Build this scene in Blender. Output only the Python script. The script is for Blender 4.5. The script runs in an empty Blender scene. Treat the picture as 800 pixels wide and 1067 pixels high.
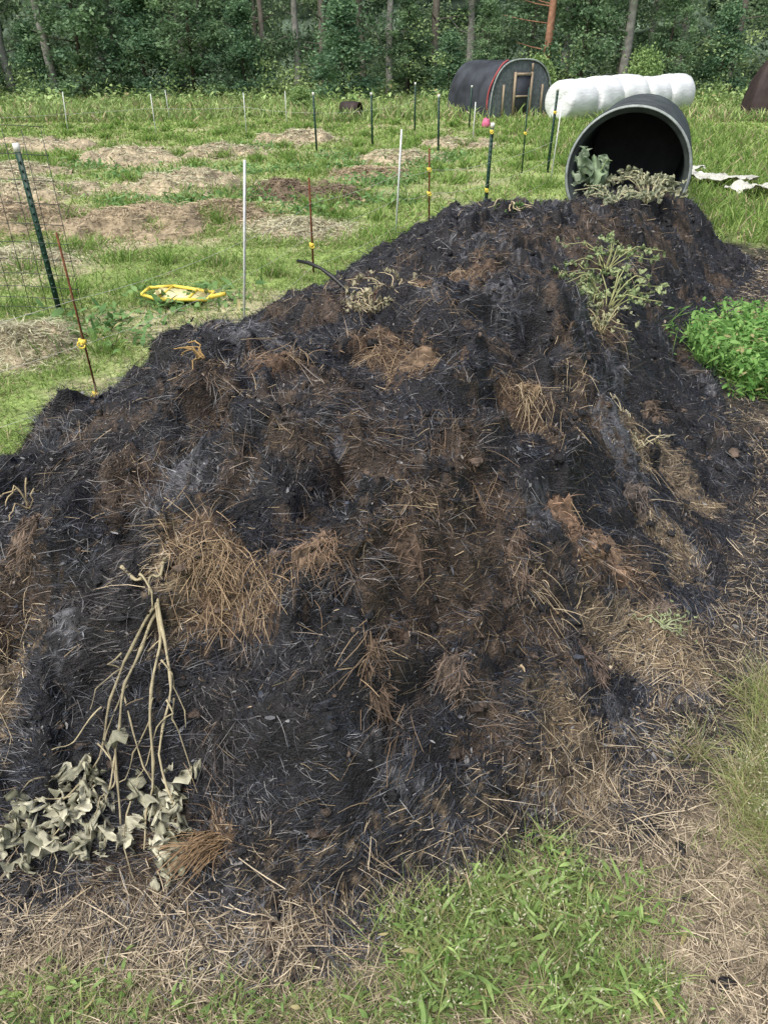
import bpy, math, numpy as np
from mathutils import Vector, Matrix
rng=np.random.default_rng(7)
col=bpy.context.scene.collection
tab=rng.random((256,256))
def vn(x,y,k=0):
    x=np.asarray(x)+k*17.37+500; y=np.asarray(y)+k*9.71+500
    xi=np.floor(x).astype(int); yi=np.floor(y).astype(int); fx=x-xi; fy=y-yi
    fx=fx*fx*(3-2*fx); fy=fy*fy*(3-2*fy)
    a=tab[xi&255,yi&255];b=tab[(xi+1)&255,yi&255];c=tab[xi&255,(yi+1)&255];d=tab[(xi+1)&255,(yi+1)&255]
    return (a*(1-fx)+b*fx)*(1-fy)+(c*(1-fx)+d*fx)*fy
def fbm(x,y,o=4,k=0):
    s=0;a=.5;n=0
    for i in range(o):
        s=s+a*vn(x*2**i,y*2**i,k+i);n+=a;a*=.5
    return s/n
def hsh(i,j,k): 
    return tab[(i*7+k*31)&255,(j*13+k*57+i)&255]
def worley(x,y,s,k=0):
    x=np.asarray(x)/s+300;y=np.asarray(y)/s+300
    xi=np.floor(x).astype(int);yi=np.floor(y).astype(int)
    best=np.full(x.shape,9.);sec=np.full(x.shape,9.);bi=xi.copy();bj=yi.copy()
    for dx in(-1,0,1):
        for dy in(-1,0,1):
            i=xi+dx;j=yi+dy
            d=np.hypot(i+hsh(i,j,k)-x,j+hsh(i,j,k+1)-y)
            m=d<best
            sec=np.where(m,best,np.minimum(sec,d))
            best=np.where(m,d,best);bi=np.where(m,i,bi);bj=np.where(m,j,bj)
    return best,sec,bi,bj
def sstep(a,b,x):
    t=np.clip((x-a)/(b-a),0,1);return t*t*(3-2*t)
POLY=np.array([(-2.9,1.3),(-1.6,1.02),(-.97,1.05),(-.6,.98),(-.13,.93),(.3,1.12),(.78,1.42),(1.38,2.15),(1.82,2.95),(2.02,3.85),(2.3,4.8),(2.95,6.0),(3.7,7.1),(3.4,8.0),(2.4,8.2),(1.2,7.6),(.3,6.6),(-.3,5.9),(-.85,4.9),(-1.3,3.9),(-1.52,3.1),(-1.78,2.4),(-2.4,1.85),(-3.2,1.6)])
def sd(x,y):
    dm=np.full(x.shape,1e9);ins=np.zeros(x.shape,bool)
    n=len(POLY)
    for i in range(n):
        ax,ay=POLY[i];bx,by=POLY[(i+1)%n]
        ex,ey=bx-ax,by-ay
        t=np.clip(((x-ax)*ex+(y-ay)*ey)/(ex*ex+ey*ey),0,1)
        dm=np.minimum(dm,np.hypot(x-ax-t*ex,y-ay-t*ey))
        c=((ay>y)!=(by>y))&(x<(bx-ax)*(y-ay)/(by-ay+1e-12)+ax)
        ins^=c
    return np.where(ins,dm,-dm)
# hollows (negative) and bulging clods (positive): x,y,rx,ry,dz
FEAT=[(-.12,1.80,.13,.10,-.13),(-.20,1.62,.10,.08,-.09),(.06,2.05,.16,.09,-.10),(-.98,1.50,.14,.07,-.12),(-.72,1.22,.1,.06,-.05),(.32,1.92,.1,.08,-.08),(.55,2.75,.18,.13,-.10),(-.1,2.55,.15,.09,-.07),(.9,3.9,.2,.16,-.09),(.45,2.3,.09,.06,-.07),(-.5,1.95,.09,.06,-.07),(.12,1.5,.1,.06,-.06),
 (-.42,1.88,.17,.12,.08),(-.38,1.60,.12,.09,.07),(.15,2.3,.14,.09,.07),(-.65,2.0,.18,.14,.05),(-.85,1.62,.14,.1,.06),(.5,2.12,.13,.09,.06),(.25,2.75,.18,.14,.07),(.72,3.1,.2,.16,.08),(1.0,2.45,.14,.12,.05),(-.62,1.5,.1,.07,.05),(.4,3.7,.25,.2,.08),(1.3,4.6,.3,.25,.06),(1.2,3.3,.2,.16,.05),(.02,1.64,.12,.08,.06),(.28,1.45,.13,.09,.04),(-.3,1.2,.12,.08,.03)]
def pile_h(x,y):
    x=np.atleast_1d(np.asarray(x,float));y=np.atleast_1d(np.asarray(y,float))
    d0=sd(x,y)
    d=d0+(fbm(x*2.2,y*2.2,3,3)-.5)*.35*np.clip(1-np.abs(d0)/1.,0,1)
    wd=1.15+.25*sstep(2,3,y)
    top=.86-.12*sstep(5.2,7,y)
    q0=np.clip(d/wd,0,1)
    pr=1-(1-q0)**1.8
    right=sstep(-.1,.5,x-(.45*y-.55))*sstep(1.2,1.7,y)
    soft=.25*pr+.75*(q0*q0*(1.6-.6*q0*q0))
    pr=pr*(1-right)+soft*right
    h=top*pr
    m=np.clip(d/.3,0,1)
    ux=x-.45*h;uy=y+.55*h
    wx=ux+(fbm(ux*4,uy*4,3,11)-.5)*.34; wy=uy+(fbm(ux*4,uy*4,3,15)-.5)*.34
    f1,s1,i1,j1=worley(wx,wy,.40,2)
    f2,s2,i2,j2=worley(wx,wy,.17,5)
    wx2=ux+(fbm(ux*16,uy*16,2,13)-.5)*.06; wy2=uy+(fbm(ux*16,uy*16,2,17)-.5)*.06
    f3,s3,i3,j3=worley(wx2,wy2,.07,8)
    L=(fbm(ux*1.7,uy*1.7,3,20)-.5)*.22-.02
    for fx,fy,rx,ry,dz in FEAT:
        q=((x+ (wx-ux)*.5-fx)/rx)**2+((y+(wy-uy)*.5-fy)/ry)**2
        L=L+dz*np.exp(-q**1.5)
    e1=sstep(0,.18,s1-f1); e2=sstep(0,.26,s2-f2); e3=sstep(0,.35,s3-f3)
    L=L+(hsh(i1,j1,7)-.5)*.12*e1+.06*(1-f1**2)*e1-.055
    L=L+(hsh(i2,j2,9)-.5)*.07*e2+.034*(1-f2**2)*e2-.018
    L=L+(hsh(i3,j3,4)-.4)*.020*e3*(hsh(i2,j2,14)>.3)
    bil=np.abs(fbm(ux*8,uy*8,4,33)-.5)*2
    L=L+.055*bil-.02
    L=L+(fbm(ux*22,uy*22,4,30)-.5)*.045+(fbm(ux*70,uy*70,2,40)-.5)*.018
    L=L*(1-.45*right)
    return np.where(d>0,h+L*m,d*.25)-.012*(1-m)
def hoff(x,y):
    """sideways push of the torn clumps so that ledges overhang"""
    m=sstep(.1,.45,sd(x,y))
    k1=fbm(x*5.5,y*5.5,3,300)-.5;k2=fbm(x*5.5,y*5.5,3,310)-.5
    k3=fbm(x*15,y*15,2,320)-.5;k4=fbm(x*15,y*15,2,330)-.5
    return (k1*.09+k3*.02)*m,(k2*.13+k4*.025)*m
def ground_h(x,y):
    r=np.hypot(x,y)
    z=(fbm(x*.8,y*.8,3,50)-.5)*.05*np.clip(r/3,0,1)+(fbm(x*9,y*9,3,55)-.5)*.02*np.clip(12/r,0,1)
    return z
# ---------- materials
def new_mat(name):
    m=bpy.data.materials.new(name);m.use_nodes=True
    return m,m.node_tree,m.node_tree.nodes["Principled BSDF"]
def attr_mat(name,rough=.8,spec=.3,nscale=30,namt=.5,bump=0,bscale=80,trans=0,sheen=0):
    m,nt,b=new_mat(name)
    a=nt.nodes.new("ShaderNodeAttribute");a.attribute_name="Col"
    n=nt.nodes.new("ShaderNodeTexNoise");n.inputs["Scale"].default_value=nscale;n.inputs["Detail"].default_value=4
    tc=nt.nodes.new("ShaderNodeTexCoord");nt.links.new(tc.outputs["Object"],n.inputs["Vector"])
    mr=nt.nodes.new("ShaderNodeMapRange");mr.inputs[1].default_value=.25;mr.inputs[2].default_value=.75
    mr.inputs[3].default_value=1-namt;mr.inputs[4].default_value=1+namt
    nt.links.new(n.outputs["Fac"],mr.inputs[0])
    v=nt.nodes.new("ShaderNodeVectorMath");v.operation='SCALE'
    nt.links.new(a.outputs["Color"],v.inputs[0]);nt.links.new(mr.outputs[0],v.inputs["Scale"])
    nt.links.new(v.outputs[0],b.inputs["Base Color"])
    b.inputs["Roughness"].default_value=rough;b.inputs["Specular IOR Level"].default_value=spec
    if bump:
        n2=nt.nodes.new("ShaderNodeTexNoise");n2.inputs["Scale"].default_value=bscale;n2.inputs["Detail"].default_value=6
        nt.links.new(tc.outputs["Object"],n2.inputs["Vector"])
        bp=nt.nodes.new("ShaderNodeBump");bp.inputs["Strength"].default_value=bump;bp.inputs["Distance"].default_value=.01
        nt.links.new(n2.outputs["Fac"],bp.inputs["Height"]);nt.links.new(bp.outputs[0],b.inputs["Normal"])
    if trans:
        t=nt.nodes.new("ShaderNodeBsdfTranslucent");nt.links.new(v.outputs[0],t.inputs["Color"])
        mx=nt.nodes.new("ShaderNodeMixShader");mx.inputs[0].default_value=trans
        o=nt.nodes["Material Output"]
        nt.links.new(b.outputs[0],mx.inputs[1]);nt.links.new(t.outputs[0],mx.inputs[2]);nt.links.new(mx.outputs[0],o.inputs["Surface"])
    return m
def plain_mat(name,c,rough=.6,spec=.4,nscale=8,namt=.25,bump=.2,bscale=30,metal=0,stretch=None):
    m,nt,b=new_mat(name)
    n=nt.nodes.new("ShaderNodeTexNoise");n.inputs["Scale"].default_value=nscale;n.inputs["Detail"].default_value=6
    tc=nt.nodes.new("ShaderNodeTexCoord");mp=nt.nodes.new("ShaderNodeMapping")
    if stretch: mp.inputs["Scale"].default_value=stretch
    nt.links.new(tc.outputs["Object"],mp.inputs[0]);nt.links.new(mp.outputs[0],n.inputs["Vector"])
    r=nt.nodes.new("ShaderNodeValToRGB");r.color_ramp.elements[0].position=.3;r.color_ramp.elements[1].position=.7
    r.color_ramp.elements[0].color=tuple(x*(1-namt) for x in c)+(1,);r.color_ramp.elements[1].color=tuple(min(1,x*(1+namt)) for x in c)+(1,)
    nt.links.new(n.outputs["Fac"],r.inputs[0]);nt.links.new(r.outputs[0],b.inputs["Base Color"])
    b.inputs["Roughness"].default_value=rough;b.inputs["Specular IOR Level"].default_value=spec;b.inputs["Metallic"].default_value=metal
    if bump:
        n2=nt.nodes.new("ShaderNodeTexNoise");n2.inputs["Scale"].default_value=bscale;n2.inputs["Detail"].default_value=5
        nt.links.new(mp.outputs[0],n2.inputs["Vector"])
        bp=nt.nodes.new("ShaderNodeBump");bp.inputs["Strength"].default_value=bump;bp.inputs["Distance"].default_value=.02
        nt.links.new(n2.outputs["Fac"],bp.inputs["Height"]);nt.links.new(bp.outputs[0],b.inputs["Normal"])
    return m
M_ground=attr_mat("ground_soil",.95,.15,25,.45,.5,60)
M_pile=attr_mat("burnt_compost",.65,.4,60,.7,1.0,150)
M_char=attr_mat("charred_fibre",.40,.7,60,.5)
M_straw=attr_mat("dry_straw",.75,.3,50,.3,trans=.12)
M_grass=attr_mat("grass_blades",.6,.3,10,.2,trans=.35)
M_leaf=attr_mat("foliage",.65,.25,3,.25,trans=.3)
M_bark=attr_mat("bark",.9,.15,6,.4,.8,12)
M_greenpost=plain_mat("green_painted_steel",(.012,.045,.03),.5,.4,20,.4)
M_white=plain_mat("white_paint",(.7,.7,.68),.5,.4,20,.15)
M_fib=plain_mat("grey_white_fibreglass",(.62,.64,.62),.5,.4,20,.15)
M_rust=plain_mat("rusty_steel",(.13,.05,.025),.85,.2,30,.5)
M_yellow=plain_mat("yellow_plastic",(.78,.6,.09),.5,.4,15,.15)
M_paley=plain_mat("pale_cream_plastic",(.70,.64,.34),.5,.4,15,.15)
M_wire=plain_mat("rusty_green_wire",(.05,.06,.05),.6,.4,20,.2)
M_poly=plain_mat("white_polywire",(.6,.6,.56),.6,.3,40,.2,0)
M_black=plain_mat("ribbed_black_liner",(.055,.066,.064),.45,.5,6,.5,.1)
M_culv=plain_mat("weathered_black_plastic",(.05,.058,.057),.5,.5,5,.5,.15)
M_rim=plain_mat("sunlit_pale_rim",(.26,.29,.28),.6,.3,12,.3)  # sunlight on the culvert rim put into the colour; shelter trim reuses it
M_bale=plain_mat("white_bale_wrap",(.74,.76,.77),.35,.5,3,.1,.5,7,stretch=(1,1,3))
M_tarp=plain_mat("dark_tarp",(.04,.045,.055),.6,.3,2,.5,.5,4)
M_mesh=plain_mat("shade_mesh",(.12,.14,.145),.8,.2,14,.35,.2)
M_red=plain_mat("faded_red_trim",(.35,.07,.07),.7,.3,10,.3)
M_pink=plain_mat("pink_plastic",(.6,.14,.25),.6,.3,10,.3)
M_wood=plain_mat("weathered_wood",(.34,.27,.19),.8,.2,8,.3,.3,20,stretch=(1,1,.2))
M_btarp=plain_mat("brown_tarp",(.035,.024,.022),.7,.3,3,.4,.6,5)
M_sheet=plain_mat("pale_sheet",(.45,.45,.4),.6,.3,6,.4,.3)
M_stone=plain_mat("fieldstone",(.12,.09,.07),.9,.2,10,.4,.6,30)
M_hose=plain_mat("charred_wood",(.01,.01,.011),.5,.5,8,.4,.3)
M_wall=attr_mat("wood_mass",.95,.05,1.2,.6)
# ---------- mesh helpers
def link(o,parent=None,label=None,cat=None,kind=None,group=None):
    if o.name not in col.objects: col.objects.link(o)
    if parent: o.parent=parent
    if label:o["label"]=label
    if cat:o["category"]=cat
    if kind:o["kind"]=kind
    if group:o["group"]=group
    return o
def np_mesh(name,V,F,C,mat,smooth=False):
    me=bpy.data.meshes.new(name)
    V=np.ascontiguousarray(V.reshape(-1,3),dtype=np.float32);F=np.ascontiguousarray(F.reshape(-1,4),dtype=np.int32)
    me.vertices.add(len(V));me.vertices.foreach_set("co",V.ravel())
    me.loops.add(F.size);me.loops.foreach_set("vertex_index",F.ravel())
    me.polygons.add(len(F));me.polygons.foreach_set("loop_start",np.arange(0,F.size,4,dtype=np.int32))
    if smooth: me.polygons.foreach_set("use_smooth",np.ones(len(F),bool))
    me.update(calc_edges=True)
    if C is not None:
        a=me.attributes.new("Col",'FLOAT_COLOR','POINT')
        c=np.ones((len(V),4),np.float32);c[:,:3]=C.reshape(-1,3);a.data.foreach_set("color",c.ravel())
    me.materials.append(mat)
    return bpy.data.objects.new(name,me)
def ribbons(P,D,S,L,W,B,C,prof=(1,.9,.7,.3),cvar=None):
    n=len(P);k=len(prof);s=np.linspace(0,1,k)
    pts=P[:,None]+D[:,None]*(L[:,None]*s)[...,None]+B[:,None]*(L[:,None]*s**2)[...,None]
    w=(W[:,None]*np.array(prof)[None]/2)[...,None]*S[:,None]
    V=np.stack([pts-w,pts+w],2)
    base=(np.arange(n)*k*2)[:,None]+(np.arange(k-1)*2)[None]
    F=np.stack([base,base+1,base+3,base+2],-1)
    Cc=np.repeat(C[:,None],k*2,1)
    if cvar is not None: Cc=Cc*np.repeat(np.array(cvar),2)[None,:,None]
    return V.reshape(-1,3),F.reshape(-1,4),Cc.reshape(-1,3)
def join(parts):
    Vs=[];Fs=[];Cs=[];o=0
    for V,F,C in parts:
        Vs.append(V);Fs.append(F+o);Cs.append(C);o+=len(V)
    return np.concatenate(Vs),np.concatenate(Fs),np.concatenate(Cs)
def nrm(v): return v/np.maximum(np.linalg.norm(v,axis=-1,keepdims=True),1e-9)
def tube(path,rad,sides=6,c=(1,1,1)):
    path=np.array(path,float);n=len(path);rad=np.broadcast_to(rad,(n,)) if np.ndim(rad)<=1 else rad
    T=nrm(np.gradient(path,axis=0))
    up=np.where(np.abs(T[:,2:3])>.9,np.array([[1.,0,0]]),np.array([[0,0,1.]]))
    u=up[0]-T[0]*np.dot(up[0],T[0]);u=u/np.linalg.norm(u);U=[]
    for i in range(n):
        u=u-T[i]*np.dot(u,T[i]);u=u/np.linalg.norm(u);U.append(u)
    U=np.array(U);W=np.cross(T,U)
    a=np.linspace(0,2*np.pi,sides,endpoint=False)
    V=path[:,None]+rad[:,None,None]*(U[:,None]*np.cos(a)[None,:,None]+W[:,None]*np.sin(a)[None,:,None])
    i=np.arange(n-1)[:,None]*sides;j=np.arange(sides)[None]
    F=np.stack([i+j,i+(j+1)%sides,i+sides+(j+1)%sides,i+sides+j],-1).reshape(-1,4)
    V=V.reshape(-1,3)
    V=np.concatenate([V,path[:1],path[-1:]]);nb=len(V)
    caps=[]
    for q in range(0,sides-1,2):
        caps.append([nb-2,(q+2)%sides,(q+1)%sides,q]);e=(n-1)*sides
        caps.append([nb-1,e+q,e+(q+1)%sides,e+(q+2)%sides])
    F=np.concatenate([F,np.array(caps)])
    return V,F,np.tile(np.array(c,float),(len(V),1))
def box(cx,cy,cz,sx,sy,sz,rot=0,c=(1,1,1)):
    v=np.array([(x,y,z) for z in(-.5,.5) for y in(-.5,.5) for x in(-.5,.5)],float)*[sx,sy,sz]
    cr,sr=math.cos(rot),math.sin(rot)
    v=np.stack([v[:,0]*cr-v[:,1]*sr+cx,v[:,0]*sr+v[:,1]*cr+cy,v[:,2]+cz],1)
    F=np.array([(0,2,3,1),(4,5,7,6),(0,1,5,4),(2,6,7,3),(1,3,7,5),(0,4,6,2)])
    return v,F,np.tile(np.array(c,float),(8,1))
def obj(name,parts,mat,smooth=False,parent=None,**kw):
    V,F,C=join(parts)
    o=np_mesh(name,V,F,C,mat,smooth)
    return link(o,parent,**kw)
def rnd(n,a,b): return rng.uniform(a,b,n)
# ---------- ground
def axis(lo,hi,step,far,g=1.09):
    a=list(np.arange(lo,hi,step));s=step;x=hi
    while x<far: a.append(x);s=min(s*g,20);x+=s
    a.append(far);s=step;x=lo-step;b=[]
    while x>-far: b.append(x);s=min(s*g,20);x-=s
    b.append(-far)
    return np.array(b[::-1]+a)
def tan_mask(x,y):
    d=-sd(x,y)
    side=sstep(-.9,.0,(x-(.45*y-.9)))
    front=sstep(1.4,1.0,y)
    w=sstep(1.5,.6,d)*np.maximum(side,front)
    far=sstep(8.5,7.,y)
    return np.clip(w*far,0,1)
MOUNDS=[(-4.9,15.6,1.1,.15,0),(-3.0,12.0,.9,.17,0),(-2.9,9.1,.95,.18,1),(-1.95,9.7,.5,.14,1),(-2.45,4.85,.36,.13,0),(-1.35,11.6,.7,.14,2),(-.75,11.2,.55,.12,2),(-3.5,7.4,.5,.08,0),(-1.9,19,.9,.16,0),(-3.2,16.5,.8,.15,0),(-5.0,11.5,.8,.15,0),(-.9,8.9,.55,.08,0),(-4.4,9.3,.8,.16,1),(.3,15.5,.8,.12,0),(-7.5,17.5,1.2,.15,0),(1.6,18.0,.8,.12,0),(-.2,13.4,.6,.1,1),(-6.3,13.5,.9,.14,0)]
def bare_mask(x,y):
    w=np.zeros_like(x)
    for mx,my,r,h,k in MOUNDS:
        d=np.hypot((x-mx),(y-my)*.9)/r
        w=np.maximum(w,sstep(1.7,.6,d+(fbm(x*3,y*3,4,61)-.5)*2.4))
    p=sstep(.58,.70,fbm(x*.55,y*.8,4,70))*sstep(3,4.5,y)
    return np.clip(np.maximum(w,p*.8),0,1)
def charspill(x,y):
    side=sstep(-.9,.0,(x-(.45*y-.9)))*sstep(1.1,1.5,y)
    return sstep(.35+.85*side,.0,-sd(x,y)+(fbm(x*4,y*4,4,90)-.5)*(.7+.9*side))
def ground_color(x,y):
    n=fbm(x*.9,y*.9,4,80)[...,None];n2=fbm(x*7,y*7,3,85)[...,None]
    g1=np.array([.14,.21,.055]);g2=np.array([.31,.37,.14])
    c=g1*(1-n)+g2*n
    c=c*(.6+.8*n2)
    b=np.array([.42,.355,.245])*(.55+.8*n2)
    w=(bare_mask(x,y)*.85)[...,None]; c=c*(1-w)+b*w
    t=np.array([.26,.215,.16])*(.5+.9*n2)
    w=tan_mask(x,y)[...,None];c=c*(1-w)+t*w
    ch=charspill(x,y)[...,None]
    c=c*(1-ch*.92)+np.array([.016,.015,.016])*ch*.92
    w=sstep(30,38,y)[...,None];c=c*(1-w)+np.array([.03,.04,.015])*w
    return c
xs=axis(-3.2,4.2,.03,160);ys=axis(.4,8.6,.03,160)
X,Y=np.meshgrid(xs,ys)
Z=ground_h(X,Y)
V=np.stack([X,Y,Z],-1);ny,nx=X.shape
I=np.arange(ny*nx).reshape(ny,nx)
F=np.stack([I[:-1,:-1],I[:-1,1:],I[1:,1:],I[1:,:-1]],-1)
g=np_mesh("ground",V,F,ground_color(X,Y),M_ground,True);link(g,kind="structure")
# ---------- pile
PATCH=[ # x,y,r,type  1 brown 2 orange straw 3 tan 4 ash
(-.42,1.50,.11,2),(-.55,1.47,.07,3),(-.16,1.52,.07,1),(0,2.64,.12,2),(.1,2.39,.11,2),(-.5,2.13,.09,1),(-.15,2.15,.11,1),(-.3,2.3,.10,2),
(-.27,1.87,.08,1),(0,1.9,.12,1),(.27,1.74,.12,1),(.13,1.68,.11,1),(0,1.5,.12,1),(.27,1.57,.12,1),(.5,2.4,.08,2),(.98,2.67,.11,4),(.85,2.5,.07,4),(-.53,1.67,.06,4),(-.6,1.78,.05,4),(.5,2.0,.05,4),
(.66,1.98,.08,2),(.88,2.05,.08,1),(.7,1.78,.11,3),(.45,1.6,.08,1),(1.1,3.75,.12,1),(1.05,2.77,.09,3),(.3,3.4,.16,2),(.7,4.2,.2,1),(-.95,1.42,.09,3),(-.95,1.55,.08,1),(-.08,3.1,.10,2),(.1,3.9,.13,1),(1.5,5.2,.2,1),(-.42,1.07,.06,2),(.25,1.32,.07,1),(1.3,2.9,.08,3),(2.0,6.0,.2,1),(.5,1.35,.12,3),(-.62,1.02,.10,1),(1.1,2.3,.1,3),(1.35,2.75,.1,3),(.9,1.8,.12,3)]
def types(x,y,jit=.06):
    xx=x+(fbm(x*9,y*9,3,100)-.5)*jit*4;yy=y+(fbm(x*9,y*9,3,105)-.5)*jit*4
    t=np.zeros(x.shape,int);bestv=np.full(x.shape,0.)
    for px,py,r,k in PATCH:
        v=1-np.hypot(xx-px,yy-py)/(r*1.1)
        v=v+(rng.random(x.shape)-.5)*.7*(v>-.3)
        m=(v>bestv)&(v>0);t=np.where(m,k,t);bestv=np.where(m,v,bestv)
    n=fbm(x*4,y*4,5,110)
    m=(t==0)&(n+(rng.random(x.shape)-.5)*.06>.65);t=np.where(m,1,t)
    n=fbm(x*4,y*4,4,117)
    m=(t==0)&(n+(rng.random(x.shape)-.5)*.12>.72);t=np.where(m,4,t)
    dd=sd(x,y)
    m=(dd<.12)&(rng.random(x.shape)<.22)&(x>-.3);t=np.where(m,3,t)
    return t
xs=np.arange(-3.5,4.3,.0115);ys=np.concatenate([np.arange(.7,3.6,.009),np.arange(3.6,8.6,.018)])
X,Y=np.meshgrid(xs,ys)
Z=pile_h(X.ravel(),Y.ravel()).reshape(X.shape)
D=sd(X,Y)
keep=(D>-.22)
I=np.arange(X.size).reshape(X.shape)
F=np.stack([I[:-1,:-1],I[:-1,1:],I[1:,1:],I[1:,:-1]],-1)
kq=keep[:-1,:-1]&keep[1:,:-1]&keep[:-1,1:]&keep[1:,1:]
F=F[kq]
used=np.unique(F);rm=np.full(X.size,-1);rm[used]=np.arange(len(used));F=rm[F]
ox,oy=hoff(X,Y)
V=np.stack([X+ox,Y+oy,Z],-1).reshape(-1,3)[used]
n=fbm(X*6,Y*6,4,120)[...,None]
n3=fbm(X*30,Y*30,3,125)[...,None]
pc=np.array([.007,.007,.009])*(1-n)+np.array([.019,.018,.020])*n
tt=types(X,Y)[...,None]
pc=np.where(tt==1,np.array([.055,.039,.028]),pc);pc=np.where(tt==2,np.array([.08,.052,.033]),pc);pc=np.where(tt==3,np.array([.12,.09,.06]),pc);pc=np.where(tt==4,np.array([.09,.09,.098]),pc)
pc=pc*(.35+1.3*n3)
pile=np_mesh("compost_heap",V,F,pc.reshape(-1,3)[used],M_pile,True)
link(pile,label="long burnt black compost heap of matted straw",cat="compost heap")
def sample_pile(n,pw=1.6,margin=-.18,near=2.0,wt=None):
    out=[];tot=0
    while tot<n:
        x=rnd(n*3,-3.4,4.6);y=rnd(n*3,.7,8.4)
        r=np.sqrt(x*x+y*y+1.0)
        p=np.minimum(1,(near/r)**pw)
        m=rng.random(len(x))<p
        x=x[m];y=y[m];d=sd(x,y);m=(d>margin*rng.random(len(x)))
        if wt is not None: m&=rng.random(len(x))<wt(x,y)
        x=x[m];y=y[m];out.append(np.stack([x,y],1));tot+=len(x)
    return np.concatenate(out)[:n]
def surf(x,y,e=.02):
    z=pile_h(x,y);zx=(pile_h(x+e,y)-pile_h(x-e,y))/(2*e);zy=(pile_h(x,y+e)-pile_h(x,y-e))/(2*e)
    zx=np.clip(zx,-2.2,2.2);zy=np.clip(zy,-2.2,2.2)
    N=nrm(np.stack([-zx,-zy,np.ones_like(zx)],1))
    return z,N
def strand_set(xy,kind):
    x,y=xy[:,0],xy[:,1];n=len(x)
    z,N=surf(x,y)
    z=np.maximum(z,ground_h(x,y))
    f,s,ci,cj=worley(x+(fbm(x*7,y*7,3,140)-.5)*.16,y+(fbm(x*7,y*7,3,144)-.5)*.16,.13,12)
    ang=hsh(ci,cj,21)*2*np.pi+(fbm(x*6,y*6,2,150)-.5)*2.5
    t=types(x,y)
    mat=hsh(ci,cj,25)>.40
    ang=ang+rng.normal(0,1,n)*np.where(mat,.6,2.5)
    D=np.stack([np.cos(ang),np.sin(ang),np.zeros(n)],1)
    D=nrm(D-N*np.sum(D*N,1,keepdims=True))
    lift=np.abs(rng.normal(0,.27,n))
    lift=lift+((s-f)<.12)*rng.random(n)*.7
    if kind!='char': lift=lift*.7
    D=nrm(D+N*lift[:,None])
    S=nrm(np.cross(D,N)+N*rng.normal(0,.7,n)[:,None])
    r=np.sqrt(x*x+y*y+1)
    sc=np.maximum(1,r/3.2)
    ox,oy=hoff(x,y)
    P=np.stack([x+ox,y+oy,z+.001],1)
    down=np.zeros((n,3));down[:,2]=-1
    return x,y,P,D,S,N,t,sc,lift,down,hsh(ci,cj,23),mat
def heap_cols(n,t,cr,pb=(.03,.5,.7,.7,.6)):
    v=rng.random(n)[:,None]**1.3
    blk=np.array([.006,.006,.008])*(1-v)+np.array([.046,.052,.066])*v
    br=np.array([.045,.031,.021])*(1-v)+np.array([.18,.125,.08])*v
    orr=np.array([.10,.065,.038])*(1-v)+np.array([.34,.235,.135])*v
    tn=np.array([.17,.12,.07])*(1-v)+np.array([.45,.36,.23])*v
    ash=np.array([.04,.04,.045])*(1-v)+np.array([.25,.26,.28])*v
    C=blk
    C=np.where((cr>.78)[:,None],C*1.5,C)
    C=np.where((cr<.20)[:,None],C*np.array([1.4,1.1,.85]),C)
    u=rng.random(n)[:,None];tm=t[:,None]
    for k,q in ((1,br),(2,orr),(3,tn),(4,ash)): C=np.where((tm==k)&(u<pb[k]),q,C)
    return np.where((tm==0)&(u<pb[0]),br,C)
parts=[]
spill=lambda x,y:np.where(sd(x,y)>0,.25,charspill(x,y))
xy=np.concatenate([sample_pile(280000),sample_pile(28000,1.4,-1.2,2,spill)])
x,y,P,D,S,N,t,sc,lift,down,cr,mt=strand_set(xy,'char')
n=len(x)
L=rng.gamma(2.5,.0100,n)*np.where(mt,1.3,.85)+.008;W=rnd(n,.0006,.0020)*sc
C=heap_cols(n,t,cr)
B=down*(lift*.5)[:,None]+rng.normal(0,.35,(n,3))*np.array([1,1,.5])
parts.append(ribbons(P,D,S,L,W,B,C))
xy=np.concatenate([sample_pile(80000,1.5),sample_pile(24000,1.3,-1.3,2,spill)])
x,y,P,D,S,N,t,sc,lift,down,cr,mt=strand_set(xy,'char');n=len(x)
D=nrm(rng.normal(0,1,(n,3))*[1,1,.7]);S=nrm(np.cross(D,rng.normal(0,1,(n,3))))
L=rng.gamma(2,.0026,n)+.002;L*=np.sqrt(sc)
P=P+N*rnd(n,-.001,.005)[:,None]
parts.append(ribbons(P,D,S,L,L*rnd(n,.25,.7),rng.normal(0,.3,(n,3)),heap_cols(n,t,cr,(.03,.5,.4,.4,.3)),prof=(.4,1,.5)))
o=np_mesh("charred_fibre",*join(parts),M_char);link(o,pile,kind="stuff")
# light straws
xy=sample_pile(40000,1.5)
x,y,P,D,S,N,t,sc,lift,down,cr,mt=strand_set(xy,'straw');n=len(x)
keepp=np.array([.06,.33,.85,1.,.12])[t]*np.where(fbm(x*5,y*5,3,222)>.5,1.5,.5)+np.where(y<1.7,.02,0);m=rng.random(n)<keepp
x,y,P,D,S,N,t,sc,lift,down=[a[m] for a in(x,y,P,D,S,N,t,sc,lift,down)];n=len(x)
L=rng.gamma(2.2,.015,n)+.01;W=rnd(n,.0008,.0024)*sc
v=rng.random(n)[:,None]
C=(np.array([.14,.10,.06])*(1-v)+np.array([.48,.38,.24])*v)
C=np.where(t[:,None]==3,np.array([.25,.19,.11])*(1-v)+np.array([.6,.5,.34])*v,C)
P[:,2]+=rnd(n,0,.010)
B=down*(lift*.5)[:,None]+rng.normal(0,.25,(n,3))*np.array([1,1,.3])
V1=ribbons(P,D,S,L,W,B,C,prof=(1,1,.95,.8))
tf=[]
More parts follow.
